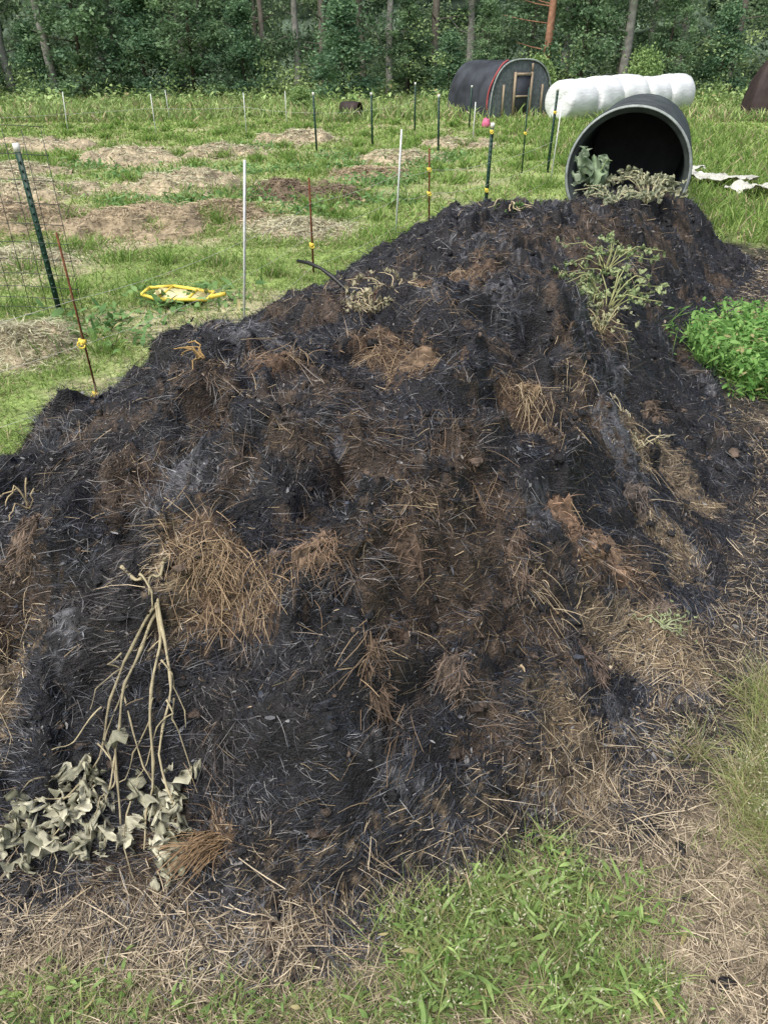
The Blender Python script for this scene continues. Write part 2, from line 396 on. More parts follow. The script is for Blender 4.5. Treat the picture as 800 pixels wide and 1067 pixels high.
for px,py,az,L0,n0,ck,sp in [(-.44,1.49,-.6,.09,330,2,2.2),(-.36,1.52,-1.2,.08,220,2,2.),(-.5,1.54,-1.2,.08,140,2,2.),(.1,2.42,-1.4,.10,110,2,1.8),(.0,2.62,-1.7,.12,120,2,1.8),(.5,2.4,-1.9,.12,70,3,.7),(.62,1.99,-2.6,.10,90,2,1.),(.86,2.05,.2,.10,90,2,1.),(-.3,2.28,-1.5,.10,90,2,1.8),(-.17,1.5,-1.0,.08,90,1,1.6),(.07,1.72,-1.6,.08,80,1,1.8),(.02,1.25,-2.2,.1,50,1,1.2),(.3,3.4,-1.6,.14,90,2,1.8),(-.5,2.15,-2.6,.1,80,1,1.8),(1.05,2.75,-2.0,.14,60,3,1.2),(.33,1.95,-.8,.1,60,1,1.5),(-.03,1.33,-1.9,.1,30,2,.8),(.95,3.3,-1.2,.13,70,3,1.5),(-1.0,1.5,-1.5,.08,120,3,1.9),(1.4,4.4,-1.5,.16,80,3,1.9),(.8,4.6,-1.5,.16,60,2,1.9),(.2,2.9,-1,.12,60,2,1.9),(.75,2.7,-2,.1,40,3,1.9),(.45,1.75,-1,.08,60,3,1.9),(.15,2.1,-2,.08,60,1,1.9)]:
    a=az+rng.normal(0,sp*.6,n0);el=rng.uniform(-.35,.45,n0)
    Dn=np.stack([np.cos(a)*np.cos(el),np.sin(a)*np.cos(el),np.sin(el)],1)
    qx=px+rng.normal(0,.05,n0);qy=py+rng.normal(0,.035,n0)
    o1,o2=hoff(qx,qy)
    Pn=np.stack([qx+o1,qy+o2,pile_h(qx,qy)+rnd(n0,.0,.02)],1)
    v=rng.random(n0)[:,None]
    c0,c1={1:([.06,.042,.028],[.24,.17,.11]),2:([.15,.10,.06],[.42,.31,.19]),3:([.25,.19,.11],[.58,.47,.31])}[ck]
    Cn=np.array(c0)*(1-v)+np.array(c1)*v
    Bn=rng.normal(0,.3,(n0,3));Bn[:,2]=-rnd(n0,.2,.8)
    Sn=nrm(np.cross(Dn,[0,0,1.])+rng.normal(0,.5,(n0,3)))
    tf.append(ribbons(Pn,Dn,Sn,rnd(n0,.2,1.1)*L0,rnd(n0,.001,.0024),Bn,Cn,prof=(1,1,.9,.7)))
o=np_mesh("loose_straw",*join([V1]+tf),M_straw);link(o,pile,kind="stuff")
# clods
def clods(pts,rad,cols,seed=0,flat=.7):
    th=np.linspace(0,2*np.pi,8,endpoint=False);ph=np.linspace(-np.pi/2,np.pi/2,6)
    out=[]
    for p,r,c in zip(pts,rad,cols):
        sx,sy,sz=rng.uniform(.6,1.4,3)
        rr=r*(1+rng.normal(0,.24,(6,8)))
        rr[0]=rr[0].mean();rr[-1]=rr[-1].mean()
        x=rr*np.cos(ph)[:,None]*np.cos(th)*sx;yv=rr*np.cos(ph)[:,None]*np.sin(th)*sy;z=rr*np.sin(ph)[:,None]*np.ones(8)*sz*flat
        V=np.stack([x,yv,z],-1).reshape(-1,3)+p
        i=np.arange(5)[:,None]*8;j=np.arange(8)[None]
        F=np.stack([i+j,i+(j+1)%8,i+8+(j+1)%8,i+8+j],-1).reshape(-1,4)
        out.append((V,F,np.tile(c,(48,1))))
    return out
xy=np.concatenate([sample_pile(1600,1.0),sample_pile(1600,1.0,-1.2,2,spill)])
z=np.maximum(pile_h(xy[:,0],xy[:,1]),0)
o1,o2=hoff(xy[:,0],xy[:,1])
rad=np.minimum(rng.gamma(2,.003,len(xy))+.002,.02)
cc=np.where(rng.random(len(xy))[:,None]<.85,np.array([.014,.014,.016]),np.array([.05,.035,.026]))*rnd(len(xy),.5,1.6)[:,None]
o=np_mesh("clods",*join(clods(np.column_stack([xy[:,0]+o1,xy[:,1]+o2,z]),rad,cc)),M_pile,False);link(o,pile,kind="stuff")
def gz(x,y):
    sh=np.shape(x);x=np.ravel(x);y=np.ravel(y)
    return np.maximum(ground_h(x,y),pile_h(x,y)).reshape(sh)
# matted hay flakes
def hay_flake(px,py,sx,sy,az,c,thick=.03,tilt=0):
    nn=46;g=np.linspace(-1,1,nn);X,Y=np.meshgrid(g,g)
    ph=rng.random()*50
    R=1+.45*(fbm(np.cos(np.arctan2(Y,X))*2.2+ph,np.sin(np.arctan2(Y,X))*2.2,4,3)-.5)*2
    q=np.maximum(np.abs(X),np.abs(Y));rr=np.hypot(X,Y)+1e-6;X=X*q/rr*R;Y=Y*q/rr*R
    e=q
    fib=fbm(X*2.2+ph,Y*14,4,7)
    Zr=.5*(fbm(X*1.8+ph,Y*1.8,3,9)-.5)*2*thick+(fib-.5)*.016-thick*.9*sstep(.75,1.,e)+thick*.5+.008+tilt*Y*sy
    wx=X*sx*math.cos(az)-Y*sy*math.sin(az)+px;wy=X*sx*math.sin(az)+Y*sy*math.cos(az)+py
    zb=sum(gz(wx+dx,wy+dy) for dx,dy in((0,0),(.03,0),(-.03,0),(0,.03),(0,-.03)))/5
    o1,o2=hoff(wx,wy)
    I=np.arange(nn*nn).reshape(nn,nn)
    Cc=np.array(c)*(.25+1.5*fib[...,None]**1.5)*(.5+.9*fbm(X*3+ph,Y*3,3,4)[...,None])
    Cc=np.where((fbm(X*2+ph,Y*2,4,88)>.6)[...,None],Cc*.25,Cc)
    base=(np.stack([wx+o1,wy+o2,zb+Zr],-1),np.stack([I[:-1,:-1],I[:-1,1:],I[1:,1:],I[1:,:-1]],-1).reshape(-1,4),Cc.reshape(-1,3))
    o=np_mesh("hay_flake",base[0],base[1],base[2],M_straw,True)
    link(o,label="torn brown mat of half burnt hay on the heap",cat="hay",group="hay mats on the heap")
    ns=320;ii=rng.integers(0,nn*nn,ns);P=base[0].reshape(-1,3)[ii]
    a=az+rng.normal(0,.7,ns)+(rng.random(ns)<.5)*math.pi;el=rng.normal(.05,.2,ns)
    D=np.stack([np.cos(a)*np.cos(el),np.sin(a)*np.cos(el),np.sin(el)],1);v=rng.random(ns)[:,None]
    B=rng.normal(0,.2,(ns,3));B[:,2]=-.3
    s=np_mesh("straw",*ribbons(P,D,nrm(np.cross(D,[0,0,1.])+rng.normal(0,.4,(ns,3))),rnd(ns,.01,.045),rnd(ns,.0008,.002),B,np.array(c)*.5*(1-v)+np.array(c)*2.0*v,prof=(1,1,.8)),M_straw)
    link(s,o,kind="stuff")
for a in [(.60,2.00,.085,.06,.6,(.27,.175,.115)),(.78,2.05,.09,.07,2.6,(.29,.195,.13)),(-.17,1.50,.07,.055,1.9,(.22,.15,.10)),(.08,1.58,.06,.045,.3,(.13,.09,.065)),(.5,2.42,.05,.035,1.2,(.25,.18,.11)),(-.35,2.22,.08,.05,.2,(.16,.105,.07)),(.12,2.5,.09,.06,2.4,(.20,.14,.09)),(.95,2.4,.07,.05,.9,(.15,.12,.10)),(1.25,3.1,.08,.06,.4,(.15,.11,.08)),(.7,3.35,.1,.08,1.8,(.13,.09,.07)),(-.02,1.28,.05,.03,2.2,(.12,.085,.06)),(.18,1.36,.05,.04,.9,(.14,.105,.08)),(-.95,1.66,.06,.05,1.1,(.15,.11,.08)),(.62,1.62,.06,.045,1.4,(.15,.11,.085)),(.15,3.3,.1,.08,.8,(.2,.14,.09)),(1.2,4.3,.12,.1,1.9,(.14,.1,.07)),(.4,1.78,.06,.045,2.1,(.14,.1,.075)),(.95,1.95,.07,.05,1.,(.16,.125,.10))]:
    hay_flake(*a)

# ---------- litter on ground
def sample_area(n,x0,x1,y0,y1,maskf,pw=1.5,near=1.6):
    out=[];tot=0;it=0
    while tot<n and it<60:
        it+=1
        x=rnd(n*2,x0,x1);y=rnd(n*2,y0,y1)
        r=np.sqrt(x*x+y*y+2.5)
        m=rng.random(len(x))<np.minimum(1,(near/r)**pw)
        x=x[m];y=y[m]
        m=rng.random(len(x))<maskf(x,y);out.append(np.stack([x[m],y[m]],1));tot+=m.sum()
    return np.concatenate(out)[:n]
def litmask(x,y):
    return np.maximum(tan_mask(x,y),sstep(1.3,1.,y)*.8)*(.16+.84*(1-charspill(x,y)))*(sd(x,y)<.1)
xy=np.concatenate([sample_area(44000,-1.8,4.5,.5,8,litmask,1.4),sample_area(7000,-1.5,-.2,.55,1.15,lambda x,y:litmask(x,y),.1),sample_area(9000,.5,1.9,.6,2.2,lambda x,y:litmask(x,y),.1)])
n=len(xy);x,y=xy.T;a=rng.random(n)*6.28;el=np.abs(rng.normal(0,.18,n))
D=np.stack([np.cos(a)*np.cos(el),np.sin(a)*np.cos(el),np.sin(el)],1);S=nrm(np.cross(D,[0,0,1.])+rng.normal(0,.4,(n,3)))
v=rng.random(n)[:,None]**1.1;C=np.array([.18,.14,.095])*(1-v)+np.array([.58,.49,.35])*v
C=np.where(rng.random(n)[:,None]<.18,C*.25,C)
r=np.sqrt(x*x+y*y+2.5);B=rng.normal(0,.2,(n,3));B[:,2]=-el*.8
o=np_mesh("straw_litter",*ribbons(np.stack([x,y,gz(x,y)+rnd(n,.001,.014)],1),D,S,rng.gamma(2.5,.016,n)+.008,rnd(n,.0009,.0026)*np.maximum(1,r/2.6),B,C,prof=(1,1,1,.8)),M_straw)
link(o,kind="stuff")
xy=sample_area(1200,-1.5,3.5,.7,7,lambda x,y:tan_mask(x,y)*sstep(1.,.0,-sd(x,y)),1.0)
o=np_mesh("soil_crumbs",*join(clods(np.column_stack([xy,gz(xy[:,0],xy[:,1])]),np.minimum(rng.gamma(1.6,.004,len(xy))+.002,.02),np.where(rng.random(len(xy))[:,None]<.7,np.array([.014,.013,.014]),np.array([.11,.08,.06])))),M_pile,False)
link(o,kind="stuff")
# ---------- grass
def blades(xy,hmin,hmax,wmin,wmax,c0,c1,lean=.35,wsc=2.6,yel=.1,sprawl=0):
    n=len(xy);x,y=xy.T;a=rng.random(n)*6.28
    el=np.clip(rng.normal(1.25-sprawl,lean,n),.05,1.5)
    D=np.stack([np.cos(a)*np.cos(el),np.sin(a)*np.cos(el),np.sin(el)],1)
    b=rng.random(n)*6.28;S=np.stack([np.cos(b),np.sin(b),np.zeros(n)],1)
    S=nrm(S-D*np.sum(S*D,1,keepdims=True))
    r=np.sqrt(x*x+y*y+2.5);w=rnd(n,wmin,wmax)*np.maximum(1,r/wsc)
    L=rnd(n,hmin,hmax);B=np.stack([np.cos(a),np.sin(a),np.zeros(n)],1)*rnd(n,0,.5)[:,None];B[:,2]=-rnd(n,.05,.4)
    v=rng.random(n)[:,None];C=np.array(c0)*(1-v)+np.array(c1)*v
    C=np.where(rng.random(n)[:,None]<yel,np.array([.48,.41,.25])*(.6+.6*v),C)
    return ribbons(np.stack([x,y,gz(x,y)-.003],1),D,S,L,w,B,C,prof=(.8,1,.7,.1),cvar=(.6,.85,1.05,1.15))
def lvs(P,L0,W0,c0,c1,flat=.5,yel=.05,lo=.4,hi=1.4):
    n=len(P);a=rng.random(n)*6.28;el=rng.normal(.15,flat,n)
    D=np.stack([np.cos(a)*np.cos(el),np.sin(a)*np.cos(el),np.sin(el)],1)
    S=nrm(np.cross(D,[0,0,1.])+rng.normal(0,.35,(n,3)))
    v=rng.random(n)[:,None];C=np.array(c0)*(1-v)+np.array(c1)*v
    C=np.where(rng.random(n)[:,None]<yel,np.array([.42,.37,.18]),C)
    B=rng.normal(0,.2,(n,3));B[:,2]=-rnd(n,.1,.7)
    s=rnd(n,lo,hi)
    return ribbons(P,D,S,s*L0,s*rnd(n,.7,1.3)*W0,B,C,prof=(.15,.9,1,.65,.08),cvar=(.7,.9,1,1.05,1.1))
def fieldmask(x,y):
    d=-sd(x,y)
    m=sstep(.02,.25,d)*(1-tan_mask(x,y))*(1-.7*bare_mask(x,y))
    return m*(.25+.75*sstep(.35,.6,fbm(x*3,y*3,3,160)))
G0=[.14,.24,.045];G1=[.38,.50,.16]
gp=[]
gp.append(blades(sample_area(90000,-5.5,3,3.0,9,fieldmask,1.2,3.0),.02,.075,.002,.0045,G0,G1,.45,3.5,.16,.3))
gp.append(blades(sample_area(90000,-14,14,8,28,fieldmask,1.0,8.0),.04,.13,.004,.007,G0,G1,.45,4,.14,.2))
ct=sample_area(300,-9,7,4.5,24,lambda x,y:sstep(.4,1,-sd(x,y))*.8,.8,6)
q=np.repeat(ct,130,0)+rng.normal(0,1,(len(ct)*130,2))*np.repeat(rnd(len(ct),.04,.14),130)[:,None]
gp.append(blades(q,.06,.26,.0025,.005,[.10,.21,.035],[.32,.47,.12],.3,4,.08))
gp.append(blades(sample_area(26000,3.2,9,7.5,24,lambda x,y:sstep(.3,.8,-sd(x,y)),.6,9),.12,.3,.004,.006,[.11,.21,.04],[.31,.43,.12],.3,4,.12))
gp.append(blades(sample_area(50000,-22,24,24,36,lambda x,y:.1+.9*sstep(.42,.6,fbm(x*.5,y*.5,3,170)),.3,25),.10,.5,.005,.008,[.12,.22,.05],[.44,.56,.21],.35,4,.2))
for (px,py) in [(-2.2,13.5),(-1.4,13.8),(-.6,14.2),(-3.1,13.2),(.2,12.5),(.5,13.6),(-1.8,10.7),(-1.0,15.5),(.9,14.8),(-4.2,13),(-1.6,5.9),(-2.0,5.2),(1.2,15.6),(-.9,9.9),(0,10.6),(-2.7,17.2),(-2.6,10.6),(-3.4,10.4),(-.3,12.2),(-5.2,14.2)]:
    n=260;P=np.column_stack([px+rng.normal(0,.25,n),py+rng.normal(0,.2,n),np.abs(rng.normal(0,.07,n))])
    gp.append(lvs(P,.09,.035,[.09,.2,.06],[.26,.42,.15]))
# scrubby weeds in front of the wood
n=300;cx=rnd(n,-24,24);cy=rnd(n,29,35.5);k=70
P=np.repeat(np.column_stack([cx,cy,rnd(n,.05,.35)]),k,0)+rng.normal(0,1,(n*k,3))*np.repeat(rnd(n,.15,.5),k)[:,None]*[1,1,.5]
P[:,2]=np.abs(P[:,2]);cg=np.repeat(rng.random(n),k)[:,None]
V_,F_,C_=lvs(P,.17,.08,[.16,.27,.07],[.44,.58,.24]);C_=C_*(.55+.6*np.repeat(cg,10,0));gp.append((V_,F_,C_))
o=np_mesh("field_grass",*join(gp),M_grass);link(o,kind="stuff")
# foreground weeds
def blob(cx,cy,rx,ry,seed=0,on=False):
    return lambda x,y:sstep(1.2,.45,np.hypot((x-cx)/rx,(y-cy)/ry)+(fbm(x*8,y*8,4,180+seed)-.5)*2.4)*(1 if on else sstep(.0,.08,-sd(x,y)))
def anyb(*fs):
    return lambda x,y:np.max([f(x,y) for f in fs],0)
fm=anyb(blob(.32,1.0,.27,.17,1),blob(.14,.83,.24,.13,2),blob(.42,.83,.15,.13,4))
fl=anyb(blob(-.66,.75,.34,.08,5),blob(-.2,.74,.18,.06,6))
fr=anyb(blob(1.12,1.28,.2,.3,7),blob(1.05,1.05,.12,.16,8),blob(.95,.85,.12,.1,3))
fp=[]
W1=[.12,.2,.045];W2=[.40,.49,.17]
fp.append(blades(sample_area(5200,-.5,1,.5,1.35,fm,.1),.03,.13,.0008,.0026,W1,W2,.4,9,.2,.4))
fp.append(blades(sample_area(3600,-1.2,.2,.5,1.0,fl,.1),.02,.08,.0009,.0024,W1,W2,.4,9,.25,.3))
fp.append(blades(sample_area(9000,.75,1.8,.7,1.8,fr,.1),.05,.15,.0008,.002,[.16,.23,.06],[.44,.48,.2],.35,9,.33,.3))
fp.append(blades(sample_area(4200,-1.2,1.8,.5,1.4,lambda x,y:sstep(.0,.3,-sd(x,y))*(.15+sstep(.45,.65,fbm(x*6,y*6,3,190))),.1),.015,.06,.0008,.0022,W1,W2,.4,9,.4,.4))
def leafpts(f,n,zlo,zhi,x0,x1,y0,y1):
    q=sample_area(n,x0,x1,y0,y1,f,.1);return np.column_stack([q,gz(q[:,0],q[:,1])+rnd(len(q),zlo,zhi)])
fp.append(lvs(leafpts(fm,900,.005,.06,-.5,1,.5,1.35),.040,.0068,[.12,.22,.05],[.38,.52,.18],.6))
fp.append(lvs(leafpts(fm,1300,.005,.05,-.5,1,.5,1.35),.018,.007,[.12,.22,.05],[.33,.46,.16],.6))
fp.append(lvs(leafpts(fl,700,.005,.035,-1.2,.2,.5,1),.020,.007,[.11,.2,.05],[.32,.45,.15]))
q=sample_area(480,-.5,1.7,.5,1.5,anyb(fm,fr),.1)
fp.append(blades(q,.08,.16,.0007,.0012,[.3,.32,.16],[.5,.48,.3],.25,9,.1,.1))
pts=np.column_stack([np.repeat(q,8,0)+rng.normal(0,.012,(len(q)*8,2)),gz(q[:,0],q[:,1]).repeat(8)+rnd(len(q)*8,.06,.12)])
fp.append(lvs(pts,.006,.0025,[.4,.41,.25],[.6,.57,.42],.8))
q=sample_area(3400,-1.2,1.7,.5,1.4,anyb(fm,fr,fl),.1)
fp.append(blades(q,.03,.12,.0009,.002,[.35,.29,.18],[.6,.52,.36],.35,9,0,.95))
o=np_mesh("foreground_weeds",*join(fp),M_grass);link(o,kind="stuff")
fw=anyb(blob(2.12,4.3,.32,.26,9,True),blob(2.4,4.6,.36,.34,10,True),blob(2.75,4.95,.45,.35,11,True),blob(2.5,4.15,.4,.3,12,True))
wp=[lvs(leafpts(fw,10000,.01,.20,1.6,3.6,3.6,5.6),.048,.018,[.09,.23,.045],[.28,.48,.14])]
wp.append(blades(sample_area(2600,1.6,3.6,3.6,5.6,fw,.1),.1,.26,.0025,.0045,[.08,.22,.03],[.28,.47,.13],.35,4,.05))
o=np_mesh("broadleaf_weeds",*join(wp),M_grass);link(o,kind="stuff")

# ---------- straw mounds in the field
for i,(mx,my,r,h,k) in enumerate(MOUNDS):
    n=44;aa=np.linspace(-1.25,1.25,n)*r
    def mh(qx,qy):
        d=np.hypot(qx,qy)/r
        return h*np.clip(1-(d+(fbm((qx+mx)*3.5,(qy+my)*3.5,4,200)-.5)*1.5)**2,-.3,1)*(0.2+1.6*fbm((qx+mx)*6,(qy+my)*6,3,210))-.01
    X,Y=np.meshgrid(aa,aa);Z=mh(X,Y)
    c=np.array([.37,.31,.21]) if k==0 else (np.array([.29,.235,.155]) if k==1 else np.array([.17,.13,.09]))
    I=np.arange(n*n).reshape(n,n);F=np.stack([I[:-1,:-1],I[:-1,1:],I[1:,1:],I[1:,:-1]],-1)
    V=np.stack([X+mx,Y+my,Z+ground_h(X+mx,Y+my)],-1)
    Cc=c*(.4+1.1*fbm(X*9,Y*9,3,i)[...,None])
    lab={0:"low mound of tan straw mulch on the grass",1:"brown straw and soil mound in the field",2:"dark brown soil and straw mound in the field"}[k]
    mo=np_mesh("straw_mound",V,F,Cc,M_ground,True);link(mo,label=lab,cat="straw heap",group="mulch mounds in the field")
    ns=int(4200*min(1,(9/my))) 
    q=rng.normal(0,.6,(ns,2))*r;dd=np.hypot(q[:,0],q[:,1])/r;q=q[dd<1.5];ns=len(q)
    qz=np.maximum(mh(q[:,0],q[:,1]),0)
    a=rng.random(ns)*6.28;el=np.abs(rng.normal(0,.5,ns));D=np.stack([np.cos(a),np.sin(a),el],1)
    S=nrm(np.cross(D,[0,0,1.])+rng.normal(0,.4,(ns,3)));v=rng.random(ns)[:,None]
    C=(c*.6)*(1-v)+np.minimum(c*2.1,.66)*v
    B=np.zeros((ns,3));B[:,2]=-el*.8
    s=np_mesh("straw",*ribbons(np.column_stack([q+[mx,my],qz+ground_h(q[:,0]+mx,q[:,1]+my)]),D,S,rnd(ns,.04,.15),rnd(ns,.0025,.005)*max(1,my/5),B,C,prof=(1,1,.8)),M_straw)
    link(s,mo,kind="stuff")

# ---------- fence posts
def t_post(px,py,h,lean=(0,0),ins=(),tipc=True,label="dark green steel T-post with white tip in the grass"):
    z0=-.12
    L=h
    parts=[box(0,0,(z0+L)/2,.042,.006,L-z0),box(0,.018,(z0+L)/2,.006,.03,L-z0-.004)]
    for s in np.arange(.12,L-.08,.055): parts.append(box(0,-.006,s,.014,.006,.018))
    o=obj("fence_post",parts,M_greenpost,label=label,cat="fence post",group="steel T-posts")
    if tipc: obj("post_tip",[box(0,0,L-.025,.045,.009,.054),box(0,.018,L-.025,.009,.033,.054)],M_white,parent=o)
    for s in ins: insulator(o,s)
    o.location=(px,py,float(ground_h(np.array([px]),np.array([py]))[0]));o.rotation_euler=(lean[0],lean[1],rng.uniform(-.3,.3))
    return o
def insulator(o,s):
    a=np.linspace(0,2*np.pi,9)
    obj("insulator",[box(0,-.012,s,.03,.026,.03),box(0,-.035,s,.012,.03,.012),tube([(0.02*math.cos(t),-.05+.0*t,s+.02*math.sin(t)) for t in a],.005,6),tube([(-.018,0,s-.015),(-.018,0,s+.02)],.008,6)],M_yellow,parent=o)
def rod(px,py,h,r,mat,lean=(0,0),ins=(),label="",cat="fence post",group="thin electric fence rods",name="fence_rod"):
    o=obj(name,[tube([(0,0,-.1),(0,0,h*.5),(0,0,h)],r,8)],mat,True,label=label,cat=cat,group=group)
    for s in ins: insulator(o,s)
    o.location=(px,py,0);o.rotation_euler=(lean[0],lean[1],rng.uniform(-.1,.1));return o
t_post(-2.45,5.55,1.17,(0,-.03),label="green steel T-post with white tip beside wire mesh")
rod(-1.63,3.93,.93,.006,M_rust,(0,-.03),(.05,.36),"rusty steel rod with two yellow insulators")
rod(-1.03,5.37,1.11,.009,M_fib,(0,.10),(),"white fibreglass electric fence rod in the grass")
rod(-.64,6.87,.80,.009,M_rust,(0,.0),(.25,),"rusty rod with yellow insulator")
rod(.13,8.56,1.04,.010,M_fib,(0,.05),(),"white fibreglass electric fence rod in the grass")
rod(.525,9.07,.81,.010,M_rust,(0,-.03),(.35,.6),"brown rod with yellow insulators")
t_post(1.24,9.67,1.02,(0,.02),(.3,.93),label="green steel T-post with yellow insulators behind the heap")
rod(2.3,13.5,1.25,.012,M_greenpost,(0,.0),(.6,),"dark thin fence rod")
t_post(2.75,13.6,1.25,(0,.02),(.9,))
rod(2.55,12.3,1.2,.009,M_fib,(0,.04),(),"white fibreglass electric fence rod in the grass")
for px,py,h in [(-1.37,16.7,1.05),(-.25,17.8,1.0),(.78,21.1,1.1),(1.06,16.0,1.05),(2.3,22.5,1.0)]:
    t_post(px,py,h,(rng.uniform(-.04,.04),rng.uniform(-.04,.04)))
for px,py,h in [(-5.5,20,.9),(-8,21,.9),(-3.4,20.5,.9),(2.0,18.6,.8),(-9.5,15.5,.9),(-2.8,24,.8),(-6.4,25,.8)]:
    rod(px,py,h,.011,M_fib,(rng.uniform(-.05,.05),rng.uniform(-.06,.06)),(),"white fibreglass electric fence rod in the grass")
def wire(pts,sag=.03,r=.0009,label="white electric fence wire strung between rods",nm="fence_wire"):
    path=[]
    for (a,b) in zip(pts[:-1],pts[1:]):
        for t in np.linspace(0,1,7)[:-1]:
            p=[a[i]*(1-t)+b[i]*t for i in range(3)];p[2]-=sag*4*t*(1-t);path.append(p)
    path.append(pts[-1])
    path=np.array(path);rr=r*np.maximum(1,np.linalg.norm(path,axis=1)/6)
    obj(nm,[tube(path,rr,4)],M_poly,label=label,cat="fence wire",group="electric fence wires")
for s in (.07,.36,.6):
    wire([(-2.9,2.6,s*.9+.0),(-1.63,3.88,s),(-1.03+s*.1,5.33,s),(-.64,6.83,s),(.13+s*.05,8.52,s+.02),(.525,9.03,s),(1.24,9.63,s),(2.55,12.3,s)])
wire([(-9.5,15.5,.6),(-5.5,20,.6),(-3.4,20.5,.6),(-1.37,16.7,.7),(-.25,17.8,.7),(.78,21.1,.7)],r=.0006)
mp=[]
p0=np.array([-2.22,5.42]);p1=np.array([-4.4,5.75]);Lm=np.linalg.norm(p1-p0)
for s in np.linspace(0,Lm,17):
    q=p0+(p1-p0)*s/Lm;mp.append(tube([(q[0],q[1],0),(q[0]-.01,q[1],.65),(q[0]-.02,q[1],1.28)],.0025,4))
for zz in np.cumsum([.03]+[.06+.011*i for i in range(12)]):
    if zz<1.3: mp.append(tube([(p0[0]+(p1[0]-p0[0])*t,p0[1]+(p1[1]-p0[1])*t,zz+.01*math.sin(9*t)) for t in np.linspace(0,1,12)],.0025,4))
obj("wire_mesh_fence",mp,M_wire,label="rusty green wire mesh fence panel beside T-post",cat="wire fence")

# ---------- culvert
ax=np.array([.325,.946,0]);ax/=np.linalg.norm(ax);rx=np.array([ax[1],-ax[0],0])
cc=np.array([2.54,8.45,.635])
def revolve(prof,c,axv,rv,na=72,close=False):
    up=np.array([0,0,1.]);a=np.linspace(0,2*np.pi,na,endpoint=False)
    prof=np.array(prof)
    V=c+prof[:,None,0:1]*axv+prof[:,None,1:2]*(rv[None,None]*np.cos(a)[None,:,None]+up[None,None]*np.sin(a)[None,:,None])
    m=len(prof);i=np.arange(m-1)[:,None]*na;j=np.arange(na)[None]
    F=np.stack([i+j,i+(j+1)%na,i+na+(j+1)%na,i+na+j],-1).reshape(-1,4)
    V=V.reshape(-1,3);return V,F,np.ones((len(V),3))
R=.61
outp=[(s,R+.012+.018*math.cos(2*math.pi*s/.11)) for s in np.arange(.01,2.4,.0137)]
inp=[(s,R-.028+.024*math.cos(2*math.pi*s/.15)) for s in np.arange(.01,2.38,.0137)]
cul=obj("culvert_pipe",[revolve(outp,cc,ax,rx)],M_culv,True,label="large black corrugated plastic culvert pipe lying at the heap's end",cat="culvert pipe")
obj("inner_liner",[revolve(inp,cc,ax,rx)],M_black,True,parent=cul)
obj("rim",[revolve([(.01,R-.004),(-.001,R+.001),(-.003,R+.005),(-.001,R+.009),(.01,R+.024)],cc,ax,rx)],M_rim,True,parent=cul)
obj("light_stop_cap",[revolve([(2.36,R+.03),(2.4,R-.02),(2.42,.3),(2.43,.001)],cc,ax,rx)],M_black,True,parent=cul)  # added cap, blocks light from the open far end so the inside stays dark

# ---------- bales
dirv=np.array([.80,.60,0]);dirv/=np.linalg.norm(dirv);pr=np.array([dirv[1],-dirv[0],0])
b0=np.array([5.52,24.9,.6])
for i in range(5):
    r=.57+rng.uniform(-.03,.03);w=.59*rng.uniform(.96,1.0)
    prof=[(-w,0.001),(-w-.01,r*.5),(-w,r*.86),(-w+.03,r*.95),(-w+.09,r),(-.2,r*1.01),(0,r*1.0),(.2,r*1.01),(w-.09,r),(w-.03,r*.95),(w,r*.86),(w+.01,r*.5),(w,.001)]
    V,F,C=revolve(prof,np.zeros(3),np.array([1.,0,0]),np.array([0,1.,0]),48)
    V=V+ (fbm(V[:,0]*4+i*5,V[:,1]*3+V[:,2]*4,3,230)-.5)[:,None]*.09
    bo=np_mesh("hay_bale",V,F,C,M_bale,True)
    link(bo,label="round hay bale wrapped in white plastic film",cat="hay bale",group="row of white wrapped round bales")
    p=b0+dirv*1.2*i
    bo.location=(p[0],p[1],r-.03);bo.rotation_euler=(0,0,math.atan2(dirv[1],dirv[0])+rng.uniform(-.08,.08))

# ---------- hoop shelter
Wd,Hh,Ld=2.5,1.62,2.6
def arch(t,sx=1,sz=1):
    a=math.pi*(1-t);c,s=math.cos(a),math.sin(a)
    return (Wd/2*math.copysign(abs(c)**.75,c)*sx,Hh*abs(s)**.7*sz)
def arch_sheet(y0,y1,off,t0=0,t1=1,n=40,m=24,wob=.05):
    V=[]
    for j in range(m+1):
        yy=y0+(y1-y0)*j/m
        for i in range(n+1):
            t=t0+(t1-t0)*i/n;x,z=arch(t);k=1+off
            V.append((x*k*(1+.03*math.sin(j*1.1+i*.3)),yy,z*k-wob*abs(math.sin(j/m*math.pi*4))*(z/Hh)))
    V=np.array(V);I=np.arange((m+1)*(n+1)).reshape(m+1,n+1)
    return V,np.stack([I[:-1,:-1],I[:-1,1:],I[1:,1:],I[1:,:-1]],-1).reshape(-1,4),np.ones((len(V),3))
sh=obj("hoop_shelter",[arch_sheet(0,Ld,0)],M_tarp,True,label="small arched shelter covered with dark tarp and mesh",cat="garden shelter")
def arch_face(y,off=-.01,n=40):
    V=[];
    for i in range(n+1):
        x,z=arch(i/n);V+= [(x*(1+off),y,0),(x*(1+off),y,z*(1+off))]
    V=np.array(V);i=np.arange(n)*2
    return V,np.stack([i,i+2,i+3,i+1],-1),np.ones((len(V),3))
obj("end_panel",[arch_face(.03)],M_mesh,parent=sh,label="dark mesh front of the shelter")
obj("back_panel",[arch_face(Ld-.03)],M_tarp,parent=sh)
obj("edge_trim",[tube([(arch(t)[0]*1.015,-.01,arch(t)[1]*1.015) for t in np.linspace(0,1,40)],.025,6)],M_rim,True,parent=sh)
obj("red_strap",[tube([(arch(t)[0]*1.03,.12+.05*math.sin(t*20),arch(t)[1]*1.03) for t in np.linspace(.02,.4,20)],.03,6)],M_red,True,parent=sh)
